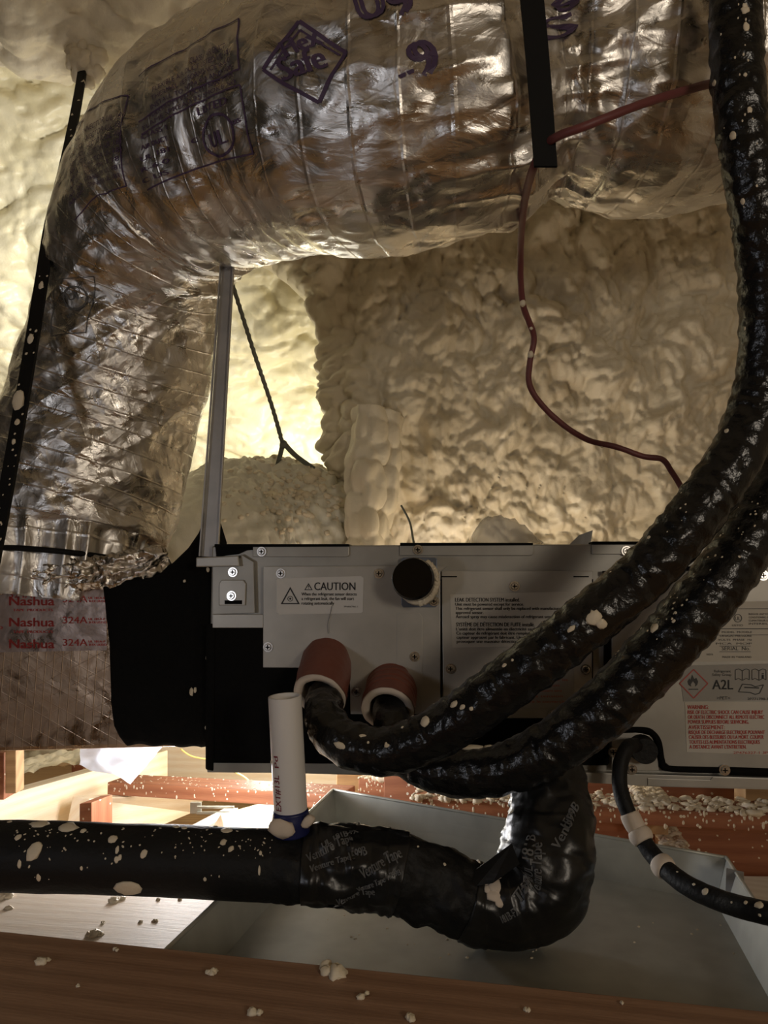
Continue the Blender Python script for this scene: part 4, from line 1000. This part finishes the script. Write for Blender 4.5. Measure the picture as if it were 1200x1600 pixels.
# left black strap
SPL = [V(q) for q in cat([tuple(P(131, 100, 1.52)), tuple(P(96, 285, 1.22)), tuple(P(69, 430, 1.05)), tuple(P(-22, 930, .90))], 200)]
def LY(y): return min((abs(proj(q)[1]-y), q.y) for q in SPL)[1]-.008
def LX(y): return min((abs(proj(q)[1]-y), proj(q)[0]) for q in SPL)[1]
lb = thing('hanging_rod', P(60, 450, .98), 'long slanting black strap at the left edge, splattered with foam', 'strap')
a, b = P(131, 100, 1.52), P(-22, 930, .93); nr = 40; sp = []
for k in range(nr+1):
    f = k/nr; p = SPL[k*5]; wv = RT*1.0+UP*.18; sp.append((p+V((.003*math.sin(f*9), 0, 0)), wv.normalized(), V((0, -1, 0))))
ribbon(sp, .0175, .006).build('strap_band', 'strap_black', lb)
mb = MB()
for i, (x, y, r, el) in enumerate([(21, 625, 11, 2.2), (28, 530, 6, 2), (46, 448, 5, 2.5), (24, 660, 5, 1.5), (12, 690, 4, 1.5), (75, 300, 5, 2), (100, 215, 4, 2), (115, 160, 5, 2), (122, 130, 7, 1.5), (82, 282, 4, 2), (108, 180, 3, 2)]):
    mb.blob(P(LX(y)+((i*37) % 9)-4, y, LY(y)), (0, -1, 0), r*.8/F, el, .35, i, (.18, 0, 1))
for i in range(40):
    y = rd.uniform(110, 900); x = LX(y)+rd.uniform(-8, 8); mb.blob(P(x, y, LY(y)), (0, -1, 0), rd.uniform(.6, 2)/F, 1.5, .5, i)
for i, (x, y, r) in enumerate([(131, 100, 24), (146, 112, 17), (118, 96, 16), (140, 128, 11), (126, 84, 22), (150, 92, 20)]): mb.blob(P(x, y, 1.50), (0, -1, 0), r/F*1.4, 1.2, .9, i+9, (.3, 0, 1), .5, 16)
mb.build('foam_splatter', 'foam_crumb', lb, True, kind='stuff')
# grey strut
a, b = P(356, 405, 1.04), P(326, 870, 1.055); d = (b-a).normalized(); sd = RT-d*d.dot(RT); sd.normalize()
st = thing('steel_strut', b, 'flat grey steel strip rising from the unit corner to the duct bend', 'strut')
MB().slab([a-sd*.0075, a+sd*.0085, b+sd*.0125, b-sd*.0105], (0, .002, 0)).build('web', 'strut_steel', st, bevel=.0006, e1=d)
for s_, w0, w1 in ((-1, .0075, .0105), (1, .0085, .0125)):
    MB().slab([a+sd*s_*w0, a+sd*s_*(w0+.0015), b+sd*s_*(w1+.0015), b+sd*s_*w1], (0, -.008, 0)).build('edge_lip', 'strut_steel', st, bevel=.0003, e1=d)
# thin cord behind, with split foot
cd_ = thing('suspension_cord', P(443, 692, 1.72), 'thin dark cord running from the strut top down to the foam-covered duct', 'cord')
Tube([(362, 440, 1.5, .0042), (395, 545, 1.58, .0044), (425, 635, 1.66, .0046), (442, 695, 1.72, .005)], 60, 10, lambda d, ph, r: .0008*math.sin(d*400+ph)).mesh().build('cord', 'twine', cd_, True)
Tube([(442, 693, 1.72, .006), (438, 710, 1.73, .0055), (432, 732, 1.76, .005)], 20, 10).mesh().build('cord_leg', 'twine', cd_, True)
Tube([(444, 693, 1.72, .006), (462, 712, 1.74, .0058), (490, 732, 1.78, .0055)], 20, 10).mesh().build('cord_leg', 'twine', cd_, True)
MB().blob(P(443, 695, 1.715), (0, -1, 0), .009, 1.1, .9, 2).build('knot', 'twine', cd_, True)

# ------------------------------------------------------------------ foam covered duct behind the unit
def fcd(d, ph, r):
    q = V((math.cos(ph)*r, math.sin(ph)*r, d)); top = max(0, math.cos(ph-fcd.top)); k = .25+.75*top*max(0, min(1, (d-fcd.s)/.12))
    return .012*nz(q*6, 2)+k*(.016*lumps(q, 40)+.010*lumps(q+V((2, 0, 0)), 75)+.008*nz(q*60, 2))
fcd.top = 0; fcd.s = .18
FB = Tube([(140, 1010, 1.62, .21), (215, 965, 1.66, .225), (300, 925, 1.72, .235), (375, 900, 1.80, .248), (450, 892, 1.86, .245), (520, 900, 1.92, .205), (570, 920, 1.95, .13), (592, 930, 1.97, .06)], 300, 220)
tp, tph = FB.find(440, 745); fcd.top = tph; fcd.s = FB.find(330, 800)[0]
FB.disp = fcd
fb = thing('foam_covered_duct', FB.c[150], 'rounded duct crusted with sprayed foam, bulging up behind the unit', 'duct')
FB.mesh().build('foam_crust', 'foam_white', fb, True)
mb = MB(); rd = random.Random(5)
for i, (x, y, r) in enumerate([(425, 778, 12), (430, 785, 9), (468, 775, 11), (480, 760, 13), (490, 750, 11), (500, 773, 7), (475, 780, 9), (460, 770, 8), (374, 813, 6), (520, 790, 6), (477, 740, 9)]): FB.splat(mb, x, y, r, 1.2, .7, i)
for i in range(260): FB.splat(mb, rd.gauss(470, 55), rd.gauss(768, 30), rd.uniform(2.5, 7), 1.2, .7, i)
mb.build('foam_crumbs', 'foam_crumb', fb, True, kind='stuff')
# foam drip column and stud at the wall corner
def colm(name, pts, label, seed):
    tb = Tube(pts, 120, 40, lambda d, ph, r: .010*nz(V((math.cos(ph)*1.2, math.sin(ph)*1.2, d*9+seed)), 2)+.014*lumps(V((math.cos(ph)*r, math.sin(ph)*r, d*.7)), 30))
    tag(tb.mesh().build(name, 'foam', smooth=True), label, 'foam')
colm('foam_drip', [(578, 640, 1.68, .030), (575, 700, 1.67, .034), (572, 770, 1.65, .032), (568, 880, 1.63, .030)], 'left drip column of foam at the wall corner above the unit', 1)
colm('foam_drip', [(602, 650, 1.70, .032), (600, 730, 1.68, .026), (594, 800, 1.66, .022), (588, 880, 1.65, .022)], 'right drip column of foam at the wall corner above the unit', 6)
vslab('stud', [(530, 728, 1.84), (557, 728, 1.84), (557, 900, 1.84), (530, 900, 1.84)], .04, 'wood_stud', 'brown stud between the foam-covered duct and the drip columns', catg='stud')
vslab('stud', [(500, 731, 2.12), (534, 734, 2.12), (534, 1190, 2.12), (500, 1190, 2.12)], .05, 'wood_pine', 'brightly lit top of a wood stud beside the corner of the foam wall', catg='stud')

# ------------------------------------------------------------------ red wire
rw = thing('red_wire', P(815, 400, .98), 'dark red wire crossing the duct and hanging down before the foam wall', 'wire')
RW = Tube([(1300, 105, .80, .0042), (1180, 118, .79, .0042), (1110, 131, .735, .0042), (1010, 160, .70, .0042), (920, 195, .69, .0042), (872, 213, .705, .0042), (850, 230, .728, .0042), (833, 264, .742, .0042), (819, 320, .84, .0042), (813, 400, .95, .0042), (817, 475, 1.0, .0042), (834, 525, 1.03, .0042), (828, 565, 1.04, .0042), (827, 600, 1.05, .0042), (846, 632, 1.06, .0042), (880, 664, 1.07, .0041), (920, 688, 1.08, .0041),
           (965, 699, 1.08, .0041), (1005, 713, 1.08, .0041), (1035, 718, 1.08, .0041), (1050, 738, 1.08, .0041), (1066, 765, 1.08, .0041), (1085, 815, 1.07, .0041), (1095, 862, 1.06, .0041)], 340, 12, lambda d, ph, r: .0004*nz(V((math.cos(ph), math.sin(ph), d*60)), 2))
RW.mesh().build('sheath', 'wire_red', rw, True)
mb = MB()
for x, y, r in ((817, 474, 6), (829, 554, 6), (940, 698, 2.5), (830, 513, 3)): RW.splat(mb, x, y, r, 1.2, .9, int(x))
mb.build('foam_splatter', 'foam_crumb', rw, True, kind='stuff')

# ------------------------------------------------------------------ plastic films
def film(name, pts, m, label, nu=24, nv=24, amp=.006, seed=0, parent=None):
    (a, b, c, d) = [P(*p) for p in pts]; vs = []
    for j in range(nv+1):
        for i in range(nu+1):
            u_, v_ = i/nu, j/nv; p = (a*(1-u_)+b*u_)*(1-v_)+(d*(1-u_)+c*u_)*v_
            vs.append(p+V((0, amp*nz(p*25+V((seed, 0, 0)), 2)*3, amp*.4*nz(p*30+V((0, seed, 0)), 2))))
    mb = MB().add(vs, [(j*(nu+1)+i, j*(nu+1)+i+1, (j+1)*(nu+1)+i+1, (j+1)*(nu+1)+i) for j in range(nv) for i in range(nu)])
    n = len(vs); mb.add([p+V((0, .0006, 0)) for p in vs], [tuple(reversed(f)) for f in list(mb.f)])
    return tag(mb.build(name, m, smooth=True), label, 'plastic film')
film('plastic_sheet', [(132, 1160, 1.25), (262, 1155, 1.25), (205, 1225, 1.27), (122, 1196, 1.24)], 'plastic_film', 'bluish white plastic sheet hanging below the foil duct box')
def dome(name, pts, m, label, hgt, seed):
    a, b = P(*pts[0]), P(*pts[1]); vs = []; nu, nv = 30, 14
    for j in range(nv+1):
        for i in range(nu+1):
            u_ = i/nu; v_ = j/nv; hh = hgt*math.sin(PI*min(1, u_**.8))**.6
            p = a.lerp(b, u_)+V((0, .10*(v_-.5), hh*math.sin(PI*v_)))+V((0, 0, .006*abs(nz(V((u_*7, v_*5, seed)), 2)))); vs.append(p)
    return tag(MB().add(vs, [(j*(nu+1)+i, j*(nu+1)+i+1, (j+1)*(nu+1)+i+1, (j+1)*(nu+1)+i) for j in range(nv) for i in range(nu)]).build(name, m, smooth=True), label, 'plastic film')
dome('plastic_bag', [(735, 853, 1.12), (840, 853, 1.12)], 'clear_film', 'crumpled clear plastic bag on top of the unit, in front of the foam wall', .042, 1)
film('cardboard_scrap', [(888, 852, 1.08), (905, 836, 1.08), (926, 829, 1.08), (922, 852, 1.08)], 'label_grey', 'small grey scrap standing on the unit top near the black hose', 10, 10, .002)
bpy.data.objects['cardboard_scrap']['category'] = 'scrap'
tag(Tube([(627, 790, 1.50, .002), (640, 815, 1.45, .002), (645, 840, 1.35, .002), (648, 856, 1.2, .002)], 20, 6).mesh().build('stray_wire', 'twine', smooth=True), 'thin stray wire behind the unit, right of the drip columns', 'wire')
